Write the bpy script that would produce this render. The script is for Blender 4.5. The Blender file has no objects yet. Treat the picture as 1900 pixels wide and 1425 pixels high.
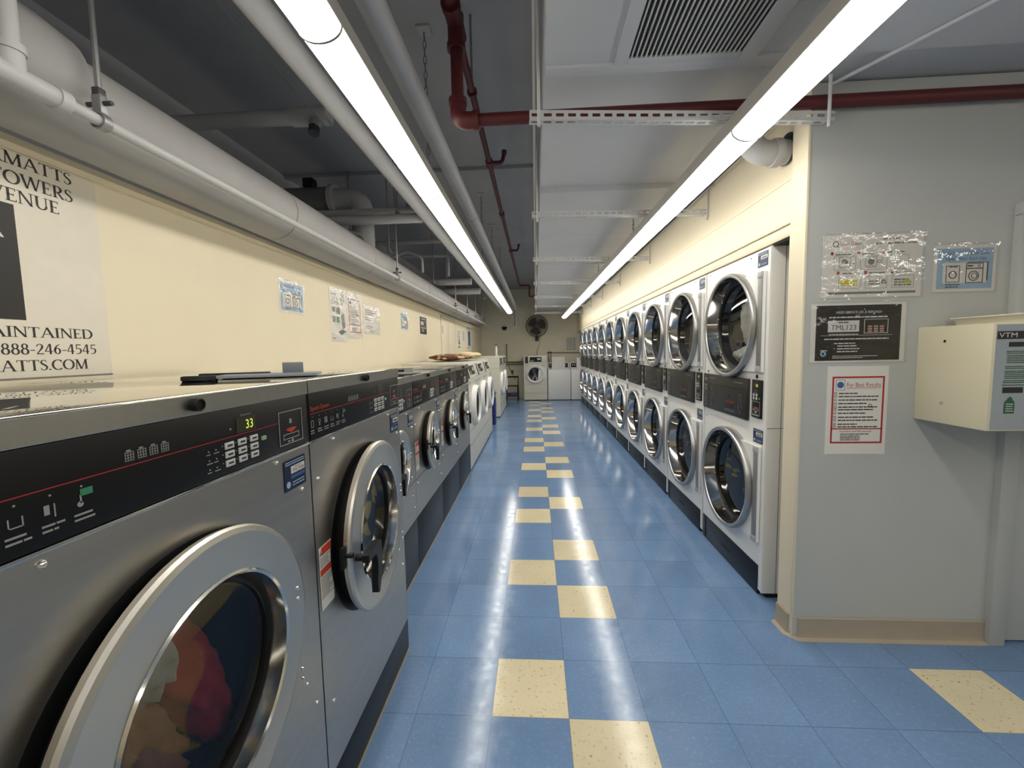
import bpy, bmesh, math, random
from mathutils import Vector, Matrix, noise
D = bpy.data; C = bpy.context.scene.collection; SC = bpy.context.scene
PI = math.pi
random.seed(7)
def srgb(r, g, b):
    return tuple(((c/255)/12.92 if c/255 <= .04045 else ((c/255+.055)/1.055)**2.4) for c in (r, g, b)) + (1,)

# ------------------------------------------------------------------ camera, exposure, world
F_PX, PITCH, YAW, ROLL, CAM_H = 756.26, -0.08012, -0.05863, -0.01964, 1.4411
fw = Vector((math.sin(YAW)*math.cos(PITCH), math.cos(YAW)*math.cos(PITCH), math.sin(PITCH)))
rt = Vector((math.cos(YAW), -math.sin(YAW), 0)); up = rt.cross(fw)
r2 = math.cos(ROLL)*rt + math.sin(ROLL)*up; u2 = -math.sin(ROLL)*rt + math.cos(ROLL)*up
cam = D.objects.new('camera', D.cameras.new('camera')); C.objects.link(cam)
cam.data.sensor_width = 36; cam.data.lens = F_PX/1900*36; cam.data.clip_start = .02
mw = Matrix((r2, u2, -fw)).transposed().to_4x4(); mw.translation = (0, 0, CAM_H); cam.matrix_world = mw
SC.camera = cam
SC.view_settings.view_transform = 'Standard'; SC.view_settings.look = 'None'
SC.view_settings.exposure = 1.45; SC.view_settings.gamma = 1; SC.view_settings.use_curve_mapping = False
world = D.worlds.new('world'); SC.world = world; world.use_nodes = True
world.node_tree.nodes['Background'].inputs[0].default_value = (.05, .05, .05, 1)
world.node_tree.nodes['Background'].inputs[1].default_value = 0.3
TUBE_STRENGTH = 5.0
TUBE_COLOR = (1.0, .955, .86, 1)

# ------------------------------------------------------------------ materials
def nm(name):
    m = D.materials.new(name); m.use_nodes = True; nt = m.node_tree
    return m, nt, nt.nodes['Principled BSDF']
def mat(name, col, rough=.5, metal=0, vary=.04, scale=6, bump=0, bscale=60, stretch=(1, 1, 1), spec=.5, coat=0):
    m, nt, b = nm(name)
    tc = nt.nodes.new('ShaderNodeTexCoord'); mp = nt.nodes.new('ShaderNodeMapping')
    mp.inputs['Scale'].default_value = stretch
    nt.links.new(tc.outputs['Object'], mp.inputs[0])
    n = nt.nodes.new('ShaderNodeTexNoise'); n.inputs['Scale'].default_value = scale; n.inputs['Detail'].default_value = 4
    nt.links.new(mp.outputs[0], n.inputs['Vector'])
    hs = nt.nodes.new('ShaderNodeMapRange'); hs.inputs[3].default_value = 1-vary*2; hs.inputs[4].default_value = 1+vary*2
    nt.links.new(n.outputs[0], hs.inputs[0])
    mx = nt.nodes.new('ShaderNodeVectorMath'); mx.operation = 'SCALE'; mx.inputs[0].default_value = col[:3]
    nt.links.new(hs.outputs[0], mx.inputs['Scale']); nt.links.new(mx.outputs[0], b.inputs['Base Color'])
    b.inputs['Roughness'].default_value = rough; b.inputs['Metallic'].default_value = metal
    b.inputs['Specular IOR Level'].default_value = spec; b.inputs['Coat Weight'].default_value = coat
    if bump:
        n2 = nt.nodes.new('ShaderNodeTexNoise'); n2.inputs['Scale'].default_value = bscale; n2.inputs['Detail'].default_value = 3
        nt.links.new(mp.outputs[0], n2.inputs['Vector'])
        bp = nt.nodes.new('ShaderNodeBump'); bp.inputs['Strength'].default_value = bump; bp.inputs['Distance'].default_value = .003
        nt.links.new(n2.outputs[0], bp.inputs['Height']); nt.links.new(bp.outputs[0], b.inputs['Normal'])
    return m
def emit(name, col, s):
    m, nt, b = nm(name); b.inputs['Base Color'].default_value = col
    b.inputs['Emission Color'].default_value = col; b.inputs['Emission Strength'].default_value = s
    return m
def glass(name, tint, refl_rough=.02, bump=0, ior=1.5, add=.0):
    m = D.materials.new(name); m.use_nodes = True; nt = m.node_tree
    nt.nodes.remove(nt.nodes['Principled BSDF']); out = nt.nodes['Material Output']
    t = nt.nodes.new('ShaderNodeBsdfTransparent'); t.inputs[0].default_value = tint
    g = nt.nodes.new('ShaderNodeBsdfGlossy'); g.inputs['Roughness'].default_value = refl_rough
    lw = nt.nodes.new('ShaderNodeLayerWeight'); lw.inputs['Blend'].default_value = .5
    pw = nt.nodes.new('ShaderNodeMath'); pw.operation = 'POWER'; pw.inputs[1].default_value = 5
    nt.links.new(lw.outputs['Facing'], pw.inputs[0])
    ad = nt.nodes.new('ShaderNodeMapRange'); ad.inputs[3].default_value = .04+add
    nt.links.new(pw.outputs[0], ad.inputs[0])
    if bump:
        n = nt.nodes.new('ShaderNodeTexNoise'); n.inputs['Scale'].default_value = 28; n.inputs['Detail'].default_value = 2
        tc = nt.nodes.new('ShaderNodeTexCoord'); nt.links.new(tc.outputs['Object'], n.inputs['Vector'])
        bp = nt.nodes.new('ShaderNodeBump'); bp.inputs['Strength'].default_value = bump; bp.inputs['Distance'].default_value = .01
        nt.links.new(n.outputs[0], bp.inputs['Height']); nt.links.new(bp.outputs[0], g.inputs['Normal'])
    mx = nt.nodes.new('ShaderNodeMixShader')
    nt.links.new(ad.outputs[0], mx.inputs[0]); nt.links.new(t.outputs[0], mx.inputs[1]); nt.links.new(g.outputs[0], mx.inputs[2])
    nt.links.new(mx.outputs[0], out.inputs[0])
    return m
M = {}
M['wall_cream'] = mat('cream wall paint', srgb(230, 219, 193), .55, vary=.02, scale=3, bump=.15, bscale=90)
M['wall_grey'] = mat('grey wall paint', srgb(188, 190, 187), .5, vary=.02, scale=3, bump=.15, bscale=90)
M['wall_back'] = mat('dull beige wall paint', srgb(232, 225, 204), .6, vary=.05, scale=2, bump=.2, bscale=50)
M['ceiling_dark'] = mat('grey ceiling paint', srgb(168, 170, 176), .8, vary=.08, scale=2, bump=.3, bscale=25)
M['soffit'] = mat('pale grey soffit paint', srgb(196, 197, 201), .6, vary=.04, scale=2, bump=.15, bscale=30)
M['pipe_white'] = mat('white pipe paint', srgb(178, 178, 179), .5, vary=.05, scale=5, bump=.2, bscale=30)
M['duct_white'] = mat('white pipe lagging', srgb(158, 157, 156), .6, vary=.06, scale=4, bump=.3, bscale=14)
M['pipe_red'] = mat('red pipe paint', srgb(86, 25, 27), .5, vary=.1, scale=12)
M['pipe_dark'] = mat('dark iron', srgb(62, 62, 66), .6, vary=.1)
M['pipe_beige'] = mat('beige painted pipe', srgb(134, 128, 114), .55, vary=.06)
M['fan_grey'] = mat('dusty dark grey plastic', srgb(74, 70, 64), .5, vary=.1)
M['pipe_grey'] = mat('grey duct paint', srgb(112, 112, 116), .6, vary=.1)
M['rod'] = mat('galvanised rod', srgb(150, 150, 152), .45, .6)
M['strut'] = mat('white slotted angle', srgb(206, 206, 206), .45)
M['base'] = mat('beige vinyl baseboard', srgb(170, 159, 140), .45, vary=.05)
M['steel'] = mat('brushed stainless steel', (.51, .48, .43, 1), .38, 1, vary=.06, scale=3, bump=.03, bscale=40, stretch=(1, 1, 14))
M['steel_top'] = mat('smooth stainless top', (.76, .74, .68, 1), .05, 1, vary=.04, scale=5)
M['steel_trim'] = mat('brushed trim steel', (.50, .49, .45, 1), .3, 1, vary=.05, scale=4, stretch=(1, 12, 1))
M['collar'] = mat('polished collar', (.50, .49, .47, 1), .08, 1, vary=.02)
M['chrome'] = mat('polished chrome', (.78, .76, .72, 1), .12, 1, vary=.02)
M['door_steel'] = mat('satin door steel', (.60, .58, .53, 1), .36, 1, vary=.04, scale=5)
M['black'] = mat('black control panel', srgb(20, 19, 19), .42, vary=.05, spec=.3)
M['print'] = mat('pale panel print', srgb(150, 150, 148), .5)
M['black_soft'] = mat('black rubber', srgb(16, 16, 17), .45, vary=.05, spec=.35)
M['charcoal'] = mat('charcoal panel', srgb(44, 42, 41), .4, vary=.05)
M['navy_kick'] = mat('navy black kick plate', srgb(18, 20, 26), .4, vary=.06)
M['white'] = mat('white enamel', srgb(238, 238, 236), .3, vary=.015, scale=4)
M['white_warm'] = mat('off-white enamel', srgb(224, 222, 210), .35, vary=.015, scale=4)
M['grey_strip'] = mat('silver grey strip', srgb(150, 150, 150), .4, .4)
M['ring_grey'] = mat('grey door ring', (.42, .42, .42, 1), .3, .9)
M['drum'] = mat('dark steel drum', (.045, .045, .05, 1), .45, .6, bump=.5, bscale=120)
M['dark_in'] = mat('dark interior', srgb(18, 18, 20), .6)
M['glass_dark'] = glass('smoked door glass', (.58, .59, .60, 1), .02, add=.05)
M['glass_clear'] = glass('washer door glass', (.70, .72, .72, 1), .03, add=.0)
M['film'] = glass('clear plastic film', (.94, .94, .94, 1), .06, bump=.35, add=.03)
M['film_flat'] = glass('thin plastic film', (.95, .95, .95, 1), .12, bump=.3, add=.02)
M['paper'] = mat('white paper', srgb(226, 222, 214), .6, vary=.02)
M['paper_sign'] = mat('white sign board', srgb(224, 218, 204), .55, vary=.03, scale=14)
M['ink'] = mat('black ink', srgb(34, 33, 34), .5)
M['ink_grey'] = mat('grey ink', srgb(120, 118, 116), .5)
M['ink_red'] = mat('red ink', srgb(172, 40, 48), .5)
M['ink_orange'] = mat('orange red ink', srgb(196, 66, 44), .5)
M['ink_blue'] = mat('blue ink', srgb(54, 92, 150), .5)
M['ink_navy'] = mat('navy sticker', srgb(28, 38, 62), .35)
M['ink_lblue'] = mat('pale blue print', srgb(150, 180, 208), .5, vary=.1, scale=9)
M['ink_white'] = mat('white ink', srgb(214, 212, 206), .5)
M['ink_green'] = mat('green ink', srgb(54, 132, 92), .5)
M['ink_dgreen'] = mat('dark green print', srgb(40, 92, 62), .5)
M['ink_yellow'] = mat('yellow highlighter', srgb(206, 196, 50), .5)
M['ink_pink'] = mat('dull pink print', srgb(176, 140, 130), .5)
M['bluegrey'] = mat('blue grey front label', srgb(160, 168, 172), .4)
M['cream_metal'] = mat('cream painted steel', srgb(222, 214, 186), .4, vary=.02)
M['blue_plastic'] = mat('blue bin plastic', srgb(30, 44, 120), .35)
M['lid_grey'] = mat('blue grey lid plastic', srgb(120, 126, 134), .4)
M['glow_green'] = emit('lit green digits', (.62, .72, .08, 1), .28)
M['lcd'] = mat('olive display', srgb(52, 52, 36), .3)
M['btn'] = mat('pale button', srgb(198, 198, 196), .4)
M['btn_green'] = mat('pale green button', srgb(150, 175, 140), .4)
M['red_cloth'] = mat('red cloth', srgb(128, 18, 22), .9, vary=.25, scale=18, bump=1, bscale=40)
M['brown_cloth'] = mat('brown cloth', srgb(120, 84, 60), .9, vary=.25, scale=14, bump=1, bscale=40)
M['grey_cloth'] = mat('grey fleece', srgb(150, 148, 140), .95, vary=.15, scale=20, bump=1, bscale=60)
M['dark_cloth'] = mat('dark blue cloth', srgb(40, 56, 64), .95, vary=.2, scale=10, bump=1, bscale=40)
M['white_cloth'] = mat('white cloth', srgb(228, 228, 218), .9, vary=.12, scale=14, bump=1, bscale=40)
M['tube'] = emit('lit diffuser', TUBE_COLOR, TUBE_STRENGTH)
M['housing'] = mat('grey white fixture paint', srgb(176, 174, 168), .45)

# floor: vinyl tiles
T = .3048; TX0, TY0 = -.19397, 1.4973
def floor_mat(name, base, fleck, flk):
    m, nt, b = nm(name); L = nt.links; N = nt.nodes.new
    geo = N('ShaderNodeNewGeometry')
    mp = N('ShaderNodeMapping'); mp.inputs['Location'].default_value = (-TX0/T, -TY0/T, 0); mp.inputs['Scale'].default_value = (1/T, 1/T, 1)
    L.new(geo.outputs['Position'], mp.inputs[0])
    fl = N('ShaderNodeVectorMath'); fl.operation = 'FLOOR'; L.new(mp.outputs[0], fl.inputs[0])
    fr = N('ShaderNodeVectorMath'); fr.operation = 'FRACTION'; L.new(mp.outputs[0], fr.inputs[0])
    wn = N('ShaderNodeTexWhiteNoise'); L.new(fl.outputs[0], wn.inputs['Vector'])
    sp = N('ShaderNodeSeparateXYZ'); L.new(fr.outputs[0], sp.inputs[0])
    def joint(o):
        a = N('ShaderNodeMath'); a.operation = 'PINGPONG'; a.inputs[1].default_value = .5; L.new(o, a.inputs[0])
        c = N('ShaderNodeMath'); c.operation = 'LESS_THAN'; c.inputs[1].default_value = .0055; L.new(a.outputs[0], c.inputs[0]); return c
    jx, jy = joint(sp.outputs[0]), joint(sp.outputs[1])
    mx = N('ShaderNodeMath'); mx.operation = 'MAXIMUM'; L.new(jx.outputs[0], mx.inputs[0]); L.new(jy.outputs[0], mx.inputs[1])
    n1 = N('ShaderNodeTexNoise'); n1.inputs['Scale'].default_value = 70; n1.inputs['Detail'].default_value = 5; L.new(geo.outputs['Position'], n1.inputs['Vector'])
    n2 = N('ShaderNodeTexNoise'); n2.inputs['Scale'].default_value = 3.0; n2.inputs['Detail'].default_value = 3; L.new(geo.outputs['Position'], n2.inputs['Vector'])
    rp = N('ShaderNodeMapRange'); rp.inputs[1].default_value = flk; rp.inputs[2].default_value = flk+.14; L.new(n1.outputs[0], rp.inputs[0])
    c1 = N('ShaderNodeMix'); c1.data_type = 'RGBA'; c1.inputs['A'].default_value = base; c1.inputs['B'].default_value = fleck
    L.new(rp.outputs[0], c1.inputs['Factor'])
    v = N('ShaderNodeMapRange'); v.inputs[3].default_value = .92; v.inputs[4].default_value = 1.08; L.new(wn.outputs[0], v.inputs[0])
    v2 = N('ShaderNodeMapRange'); v2.inputs[3].default_value = .82; v2.inputs[4].default_value = 1.18; L.new(n2.outputs[0], v2.inputs[0])
    mm = N('ShaderNodeMath'); mm.operation = 'MULTIPLY'; L.new(v.outputs[0], mm.inputs[0]); L.new(v2.outputs[0], mm.inputs[1])
    sc = N('ShaderNodeVectorMath'); sc.operation = 'SCALE'; L.new(c1.outputs['Result'], sc.inputs[0]); L.new(mm.outputs[0], sc.inputs['Scale'])
    c2 = N('ShaderNodeMix'); c2.data_type = 'RGBA'; c2.inputs['B'].default_value = tuple(x*.35 for x in base[:3])+(1,)
    jf = N('ShaderNodeMath'); jf.operation = 'MULTIPLY'; jf.inputs[1].default_value = .55; L.new(mx.outputs[0], jf.inputs[0])
    L.new(jf.outputs[0], c2.inputs['Factor']); L.new(sc.outputs[0], c2.inputs['A'])
    L.new(c2.outputs['Result'], b.inputs['Base Color'])
    n3 = N('ShaderNodeTexNoise'); n3.inputs['Scale'].default_value = 22; n3.inputs['Detail'].default_value = 8; n3.inputs['Roughness'].default_value = .7
    L.new(geo.outputs['Position'], n3.inputs['Vector'])
    rr = N('ShaderNodeMapRange'); rr.inputs[1].default_value = .3; rr.inputs[2].default_value = .7; rr.inputs[3].default_value = .07; rr.inputs[4].default_value = .22
    L.new(n3.outputs[0], rr.inputs[0]); L.new(rr.outputs[0], b.inputs['Roughness'])
    bp = N('ShaderNodeBump'); bp.inputs['Strength'].default_value = .05; bp.inputs['Distance'].default_value = .003
    L.new(n3.outputs[0], bp.inputs['Height']); L.new(bp.outputs[0], b.inputs['Normal'])
    b.inputs['Specular IOR Level'].default_value = .5
    return m
M['tile_blue'] = floor_mat('blue vinyl tile', srgb(112, 143, 184), srgb(121, 151, 191), .52)
M['tile_cream'] = floor_mat('cream vinyl tile', srgb(226, 214, 180), srgb(150, 134, 102), .60)

# ------------------------------------------------------------------ mesh helpers
class MB:
    def __init__(s): s.v = []; s.f = []
    def add(s, vs, fs):
        o = len(s.v); s.v += [tuple(v) for v in vs]; s.f += [tuple(i+o for i in f) for f in fs]; return s
    def box(s, x0, x1, y0, y1, z0, z1, b=0):
        if b <= 0:
            vs = [(x, y, z) for x in (x0, x1) for y in (y0, y1) for z in (z0, z1)]
            return s.add(vs, [(0, 1, 3, 2), (4, 6, 7, 5), (0, 4, 5, 1), (2, 3, 7, 6), (0, 2, 6, 4), (1, 5, 7, 3)])
        bm = bmesh.new(); bmesh.ops.create_cube(bm, size=1)
        for v in bm.verts: v.co = ((x0+x1)/2+v.co.x*(x1-x0), (y0+y1)/2+v.co.y*(y1-y0), (z0+z1)/2+v.co.z*(z1-z0))
        bmesh.ops.bevel(bm, geom=bm.edges[:], offset=b, segments=2, profile=.5, affect='EDGES')
        bm.verts.index_update(); s.add([v.co[:] for v in bm.verts], [[v.index for v in f.verts] for f in bm.faces]); bm.free(); return s
    def lathe(s, prof, cy=0, cz=0, n=48, axis='x', closed=False, cx=0, a0=0, a1=None):
        vs = []; full = a1 is None; k = n if full else n+1; span = 2*PI if full else a1-a0
        for (x, r) in prof:
            for i in range(k):
                a = a0+span*i/n; p, q = r*math.cos(a), r*math.sin(a)
                vs.append((x, cy+p, cz+q) if axis == 'x' else (cx+p, cy+q, x) if axis == 'z' else (cx+p, x, cz+q))
        fs = []; m = len(prof)
        for j in range(m if closed else m-1):
            for i in range(k if full else n):
                a, b2 = i, (i+1) % k
                fs.append((j*k+a, j*k+b2, ((j+1) % m)*k+b2, ((j+1) % m)*k+a))
        return s.add(vs, fs)
    def cyl(s, x0, x1, r, cy=0, cz=0, n=16, axis='x', cx=0): return s.lathe([(x0, 1e-5), (x0, r), (x1, r), (x1, 1e-5)], cy, cz, n, axis, cx=cx)
    def tube(s, pts, r, n=12, bend=0, caps=True):
        P = [Vector(p) for p in pts]
        if bend:
            Q = [P[0]]
            for i in range(1, len(P)-1):
                a, b, c = P[i-1], P[i], P[i+1]; d1 = (a-b); d2 = (c-b); l = min(bend, d1.length*.49, d2.length*.49)
                p0 = b+d1.normalized()*l; p2 = b+d2.normalized()*l
                for k in range(7): t = k/6; Q.append(p0*(1-t)**2+b*2*t*(1-t)+p2*t*t)
            Q.append(P[-1]); P = Q
        vs = []; fs = []; up = None
        for i, p in enumerate(P):
            d = (P[min(i+1, len(P)-1)]-P[max(i-1, 0)]).normalized()
            if up is None: up = d.orthogonal().normalized()
            up = (up-d*up.dot(d)).normalized(); w = d.cross(up)
            rr = r[i] if isinstance(r, (list, tuple)) else r
            for k in range(n): a = 2*PI*k/n; vs.append(p+(up*math.cos(a)+w*math.sin(a))*rr)
        for i in range(len(P)-1):
            for k in range(n): fs.append((i*n+k, i*n+(k+1) % n, (i+1)*n+(k+1) % n, (i+1)*n+k))
        if caps: fs += [tuple(range(n))[::-1], tuple((len(P)-1)*n+k for k in range(n))]
        return s.add(vs, fs)
    def prism(s, poly, x0, x1, ax='x'):
        n = len(poly); f3 = (lambda x, a, b: (x, a, b)) if ax == 'x' else (lambda x, a, b: (a, x, b)) if ax == 'y' else (lambda x, a, b: (a, b, x))
        vs = [f3(x0, a, b) for a, b in poly]+[f3(x1, a, b) for a, b in poly]
        fs = [tuple(range(n))[::-1], tuple(range(n, 2*n))]+[(i, (i+1) % n, n+(i+1) % n, n+i) for i in range(n)]
        return s.add(vs, fs)
    def plate_hole(s, x, y0, y1, z0, z1, cy, cz, r, n=64):
        an = [2*PI*i/n for i in range(n)]
        for (a, b) in ((y0, z0), (y1, z0), (y0, z1), (y1, z1)): an.append(math.atan2(b-cz, a-cy) % (2*PI))
        an = sorted(an); k = len(an); vs = []
        for a in an: vs.append((x, cy+r*math.cos(a), cz+r*math.sin(a)))
        for a in an:
            c, q = math.cos(a), math.sin(a); t = 1e9
            if c > 1e-9: t = min(t, (y1-cy)/c)
            if c < -1e-9: t = min(t, (y0-cy)/c)
            if q > 1e-9: t = min(t, (z1-cz)/q)
            if q < -1e-9: t = min(t, (z0-cz)/q)
            vs.append((x, cy+c*t, cz+q*t))
        return s.add(vs, [(i, (i+1) % k, k+(i+1) % k, k+i) for i in range(k)])
    def text(s, st, x, y0, y1, z0, z1):
        me = text_mesh(st); cs = [v.co for v in me.vertices]
        a0, a1 = min(c.x for c in cs), max(c.x for c in cs); b0, b1 = min(c.y for c in cs), max(c.y for c in cs)
        return s.add([(x, y0+(c.x-a0)/(a1-a0)*(y1-y0), z0+(c.y-b0)/(b1-b0)*(z1-z0)) for c in cs], [tuple(p.vertices) for p in me.polygons])
    def build(s, name, m, parent=None, loc=(0, 0, 0), rot=(0, 0, 0), ang=35, flip=True):
        me = D.meshes.new(name); me.from_pydata(s.v, [], s.f); me.update()
        if flip:
            bm = bmesh.new(); bm.from_mesh(me); bmesh.ops.recalc_face_normals(bm, faces=bm.faces); bm.to_mesh(me); bm.free()
        if ang:
            me.shade_smooth(); me.set_sharp_from_angle(angle=math.radians(ang))
        me.materials.append(m); o = D.objects.new(name, me); C.objects.link(o)
        o.parent = parent; o.location = loc; o.rotation_euler = rot; return o
    def each(s, name, m, parent=None, **k):
        par = list(range(len(s.v)))
        def fd(i):
            while par[i] != i: par[i] = par[par[i]]; i = par[i]
            return i
        for f in s.f:
            for i in f[1:]: par[fd(i)] = fd(f[0])
        out = []; isl = {}
        for f in s.f: isl.setdefault(fd(f[0]), []).append(f)
        for r, fs in isl.items():
            ids = sorted({i for f in fs for i in f}); mp = {a: b for b, a in enumerate(ids)}
            q = MB(); q.v = [s.v[i] for i in ids]; q.f = [tuple(mp[i] for i in f) for f in fs]; out.append(q.build(name, m, parent, **k))
        return out
_tx = {}
def text_mesh(st):
    if st not in _tx:
        cu = D.curves.new('text', 'FONT'); cu.body = st; cu.resolution_u = 3
        ob = D.objects.new('text', cu); C.objects.link(ob)
        dg = bpy.context.evaluated_depsgraph_get(); dg.update()
        _tx[st] = D.meshes.new_from_object(ob.evaluated_get(dg)); D.objects.remove(ob); D.curves.remove(cu)
    return _tx[st]
def tag(o, label, cat, group=None, kind=None):
    o['label'] = label; o['category'] = cat
    if group: o['group'] = group
    if kind: o['kind'] = kind
    return o
def thing(name, label, cat, loc=(0, 0, 0), rz=0, group=None):
    o = D.objects.new(name, None); C.objects.link(o); o.location = loc; o.rotation_euler = (0, 0, rz); o.empty_display_size = .1
    return tag(o, label, cat, group)
def struct(o): o['kind'] = 'structure'; return o
def dup(o, parent=None):
    c = o.copy(); C.objects.link(c)
    if parent: c.parent = parent
    for ch in list(o.children): dup(ch, c)
    return c
# a little slab of print, front facing +x
def rect(mb, x, y0, y1, z0, z1, t=.0006): return mb.box(x, x+t, y0, y1, z0, z1)
def frame(mb, x, y0, y1, z0, z1, w, t=.0006):
    rect(mb, x, y0, y1, z0, z0+w, t); rect(mb, x, y0, y1, z1-w, z1, t); rect(mb, x, y0, y0+w, z0+w, z1-w, t); return rect(mb, x, y1-w, y1, z0+w, z1-w, t)
def lines(mb, x, y0, y1, z1, n, pitch, h, seed=0):
    rn = random.Random(seed)
    for i in range(n):
        y = y0
        end = y1-(y1-y0)*rn.choice((0, 0, .1, .3))
        while y < end-.004:
            w = rn.uniform(.008, .03); w = min(w, end-y); rect(mb, x, y, y+w, z1-i*pitch-h, z1-i*pitch); y += w+h*.6
    return mb
def ring(mb, x, cy, cz, r, w, n=28, t=.0006): return mb.lathe([(x, r-w), (x+t, r-w), (x+t, r), (x, r)], cy, cz, n, closed=True)
def disc(mb, x, cy, cz, r, n=24, t=.0006): return mb.cyl(x, x+t, r, cy, cz, n)
# ------------------------------------------------------------------ serif letters for the big wall sign
def rib(pts, ws):
    L, R_ = [], []
    for i, p in enumerate(pts):
        a = pts[max(i-1, 0)]; b = pts[min(i+1, len(pts)-1)]; dx, dy = b[0]-a[0], b[1]-a[1]; l = math.hypot(dx, dy) or 1
        w = ws[i]/2; L.append((p[0]-dy/l*w, p[1]+dx/l*w)); R_.append((p[0]+dy/l*w, p[1]-dx/l*w))
    return [[L[i], L[i+1], R_[i+1], R_[i]] for i in range(len(pts)-1)]
def arc(cx, cy, rx, ry, a0, a1, tk=.15, tn=.06, n=16):
    pts, ws = [], []
    for i in range(n+1):
        a = math.radians(a0+(a1-a0)*i/n); pts.append((cx+rx*math.cos(a), cy+ry*math.sin(a))); ws.append(tn+(tk-tn)*abs(math.cos(a)))
    return rib(pts, ws)
def bar(x0, y0, x1, y1): return [[(x0, y0), (x1, y0), (x1, y1), (x0, y1)]]
def dg(xa, xb, w, a=0, b=1): return [[(xa-w/2, a), (xa+w/2, a), (xb+w/2, b), (xb-w/2, b)]]
def srf(x, z, w=.15): return bar(x-w, z, x+w, z+.045)
def stem(x, w=.14, t=True, b=True): return bar(x-w/2, 0, x+w/2, 1)+(srf(x, .955) if t else [])+(srf(x, 0) if b else [])
GL = {
 'A': (dg(.10, .44, .06)+dg(.80, .44, .15)+bar(.25, .32, .66, .38)+srf(.10, 0, .12)+srf(.80, 0, .15), .92),
 'M': (dg(.14, .20, .06)+dg(.52, .20, .15)+dg(.52, .88, .06)+dg(.92, .88, .15)+srf(.14, 0, .12)+srf(.92, 0, .15)+srf(.12, .955, .12)+srf(.94, .955, .12), 1.08),
 'T': (stem(.38, t=False)+bar(.04, .945, .72, 1)+bar(.04, .80, .075, 1)+bar(.685, .80, .72, 1), .76),
 'S': (rib([(.44, .80), (.40, .93), (.28, .98), (.15, .93), (.09, .80), (.13, .66), (.26, .55), (.38, .46), (.46, .34), (.45, .17), (.35, .05), (.22, .01), (.10, .07), (.06, .22)], [.04, .06, .06, .08, .11, .13, .14, .14, .13, .11, .08, .06, .06, .04]), .54),
 'O': (arc(.44, .5, .37, .48, 0, 360, n=32), .88),
 'W': (dg(.36, .10, .14)+dg(.36, .60, .06)+dg(.84, .60, .14)+dg(.84, 1.08, .06)+srf(.10, .955, .12)+srf(.60, .955, .1)+srf(1.10, .955, .1), 1.16),
 'E': (stem(.17)+bar(.1, .94, .56, 1)+bar(.525, .82, .56, 1)+bar(.1, 0, .58, .06)+bar(.545, 0, .58, .19)+bar(.1, .48, .45, .54)+bar(.42, .42, .45, .60), .64),
 'R': (stem(.17)+bar(.1, .94, .36, 1)+bar(.1, .46, .36, .52)+arc(.33, .73, .22, .24, -90, 90)+dg(.66, .34, .15, 0, .48)+srf(.68, 0, .1), .76),
 'V': (dg(.40, .10, .14)+dg(.40, .70, .06)+srf(.10, .955, .13)+srf(.70, .955, .11), .80),
 'N': (dg(.14, .14, .06)+dg(.74, .14, .15)+dg(.74, .74, .06)+srf(.14, 0, .12)+srf(.12, .955, .12)+srf(.74, .955, .12), .88),
 'U': (bar(.10, .34, .24, 1)+srf(.17, .955, .14)+bar(.66, .34, .72, 1)+srf(.69, .955, .11)+arc(.43, .34, .26, .32, 180, 360, .13, .07), .84),
 'I': (stem(.17), .36),
 'D': (stem(.17)+bar(.1, .94, .40, 1)+bar(.1, 0, .40, .06)+arc(.38, .5, .38, .47, -90, 90), .88),
 'C': (arc(.46, .5, .38, .48, 48, 312, n=24)+bar(.69, .72, .73, .96), .80),
 '1': (stem(.22, .12, t=False)+dg(.10, .22, .05, .82, 1), .46),
 '2': (rib([(.08, .74), (.14, .90), (.26, .97), (.40, .92), (.46, .76), (.40, .55), (.28, .36), (.10, .08)], [.05, .07, .06, .09, .13, .12, .08, .06])+bar(.06, 0, .52, .09), .58),
 '4': (bar(.34, 0, .46, 1)+dg(.05, .36, .06, .28, 1)+bar(.03, .25, .56, .31), .60),
 '5': (bar(.12, .90, .47, .99)+bar(.11, .52, .16, .99)+rib([(.12, .52), (.26, .60), (.41, .53), (.47, .34), (.40, .12), (.25, .02), (.08, .05)], [.05, .06, .10, .13, .10, .06, .06]), .56),
 '6': (rib([(.46, .96), (.28, .84), (.15, .62), (.10, .36), (.16, .12), (.28, .03)], [.05, .08, .11, .13, .10, .06])+arc(.29, .31, .18, .28, -90, 160, .12, .06), .58),
 '8': (arc(.29, .75, .16, .22, 0, 360, .11, .06)+arc(.29, .27, .20, .26, 0, 360, .13, .06), .58),
 '-': (bar(.05, .34, .33, .42), .38), '.': (bar(.07, 0, .19, .12), .26), ' ': ([], .3)}
def serif_text(mb, st, x, ya, yb, z0, h, tail):
    """letters end at yb; the last len(tail) letters start at ya."""
    wt = sum(GL[c][1] for c in tail); sx = (yb-ya)/wt; y = yb-sx*sum(GL[c][1] for c in st)
    for c in st:
        for p in GL[c][0]: mb.prism([(y+a*sx, z0+b*h) for a, b in p], x, x+.0006)
        y += GL[c][1]*sx
# ================================================================== SETTING
LW = -1.66                                                    # left wall face
ZS = 2.58                                                     # soffit underside
ZC = 3.32                                                     # ceiling
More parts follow.
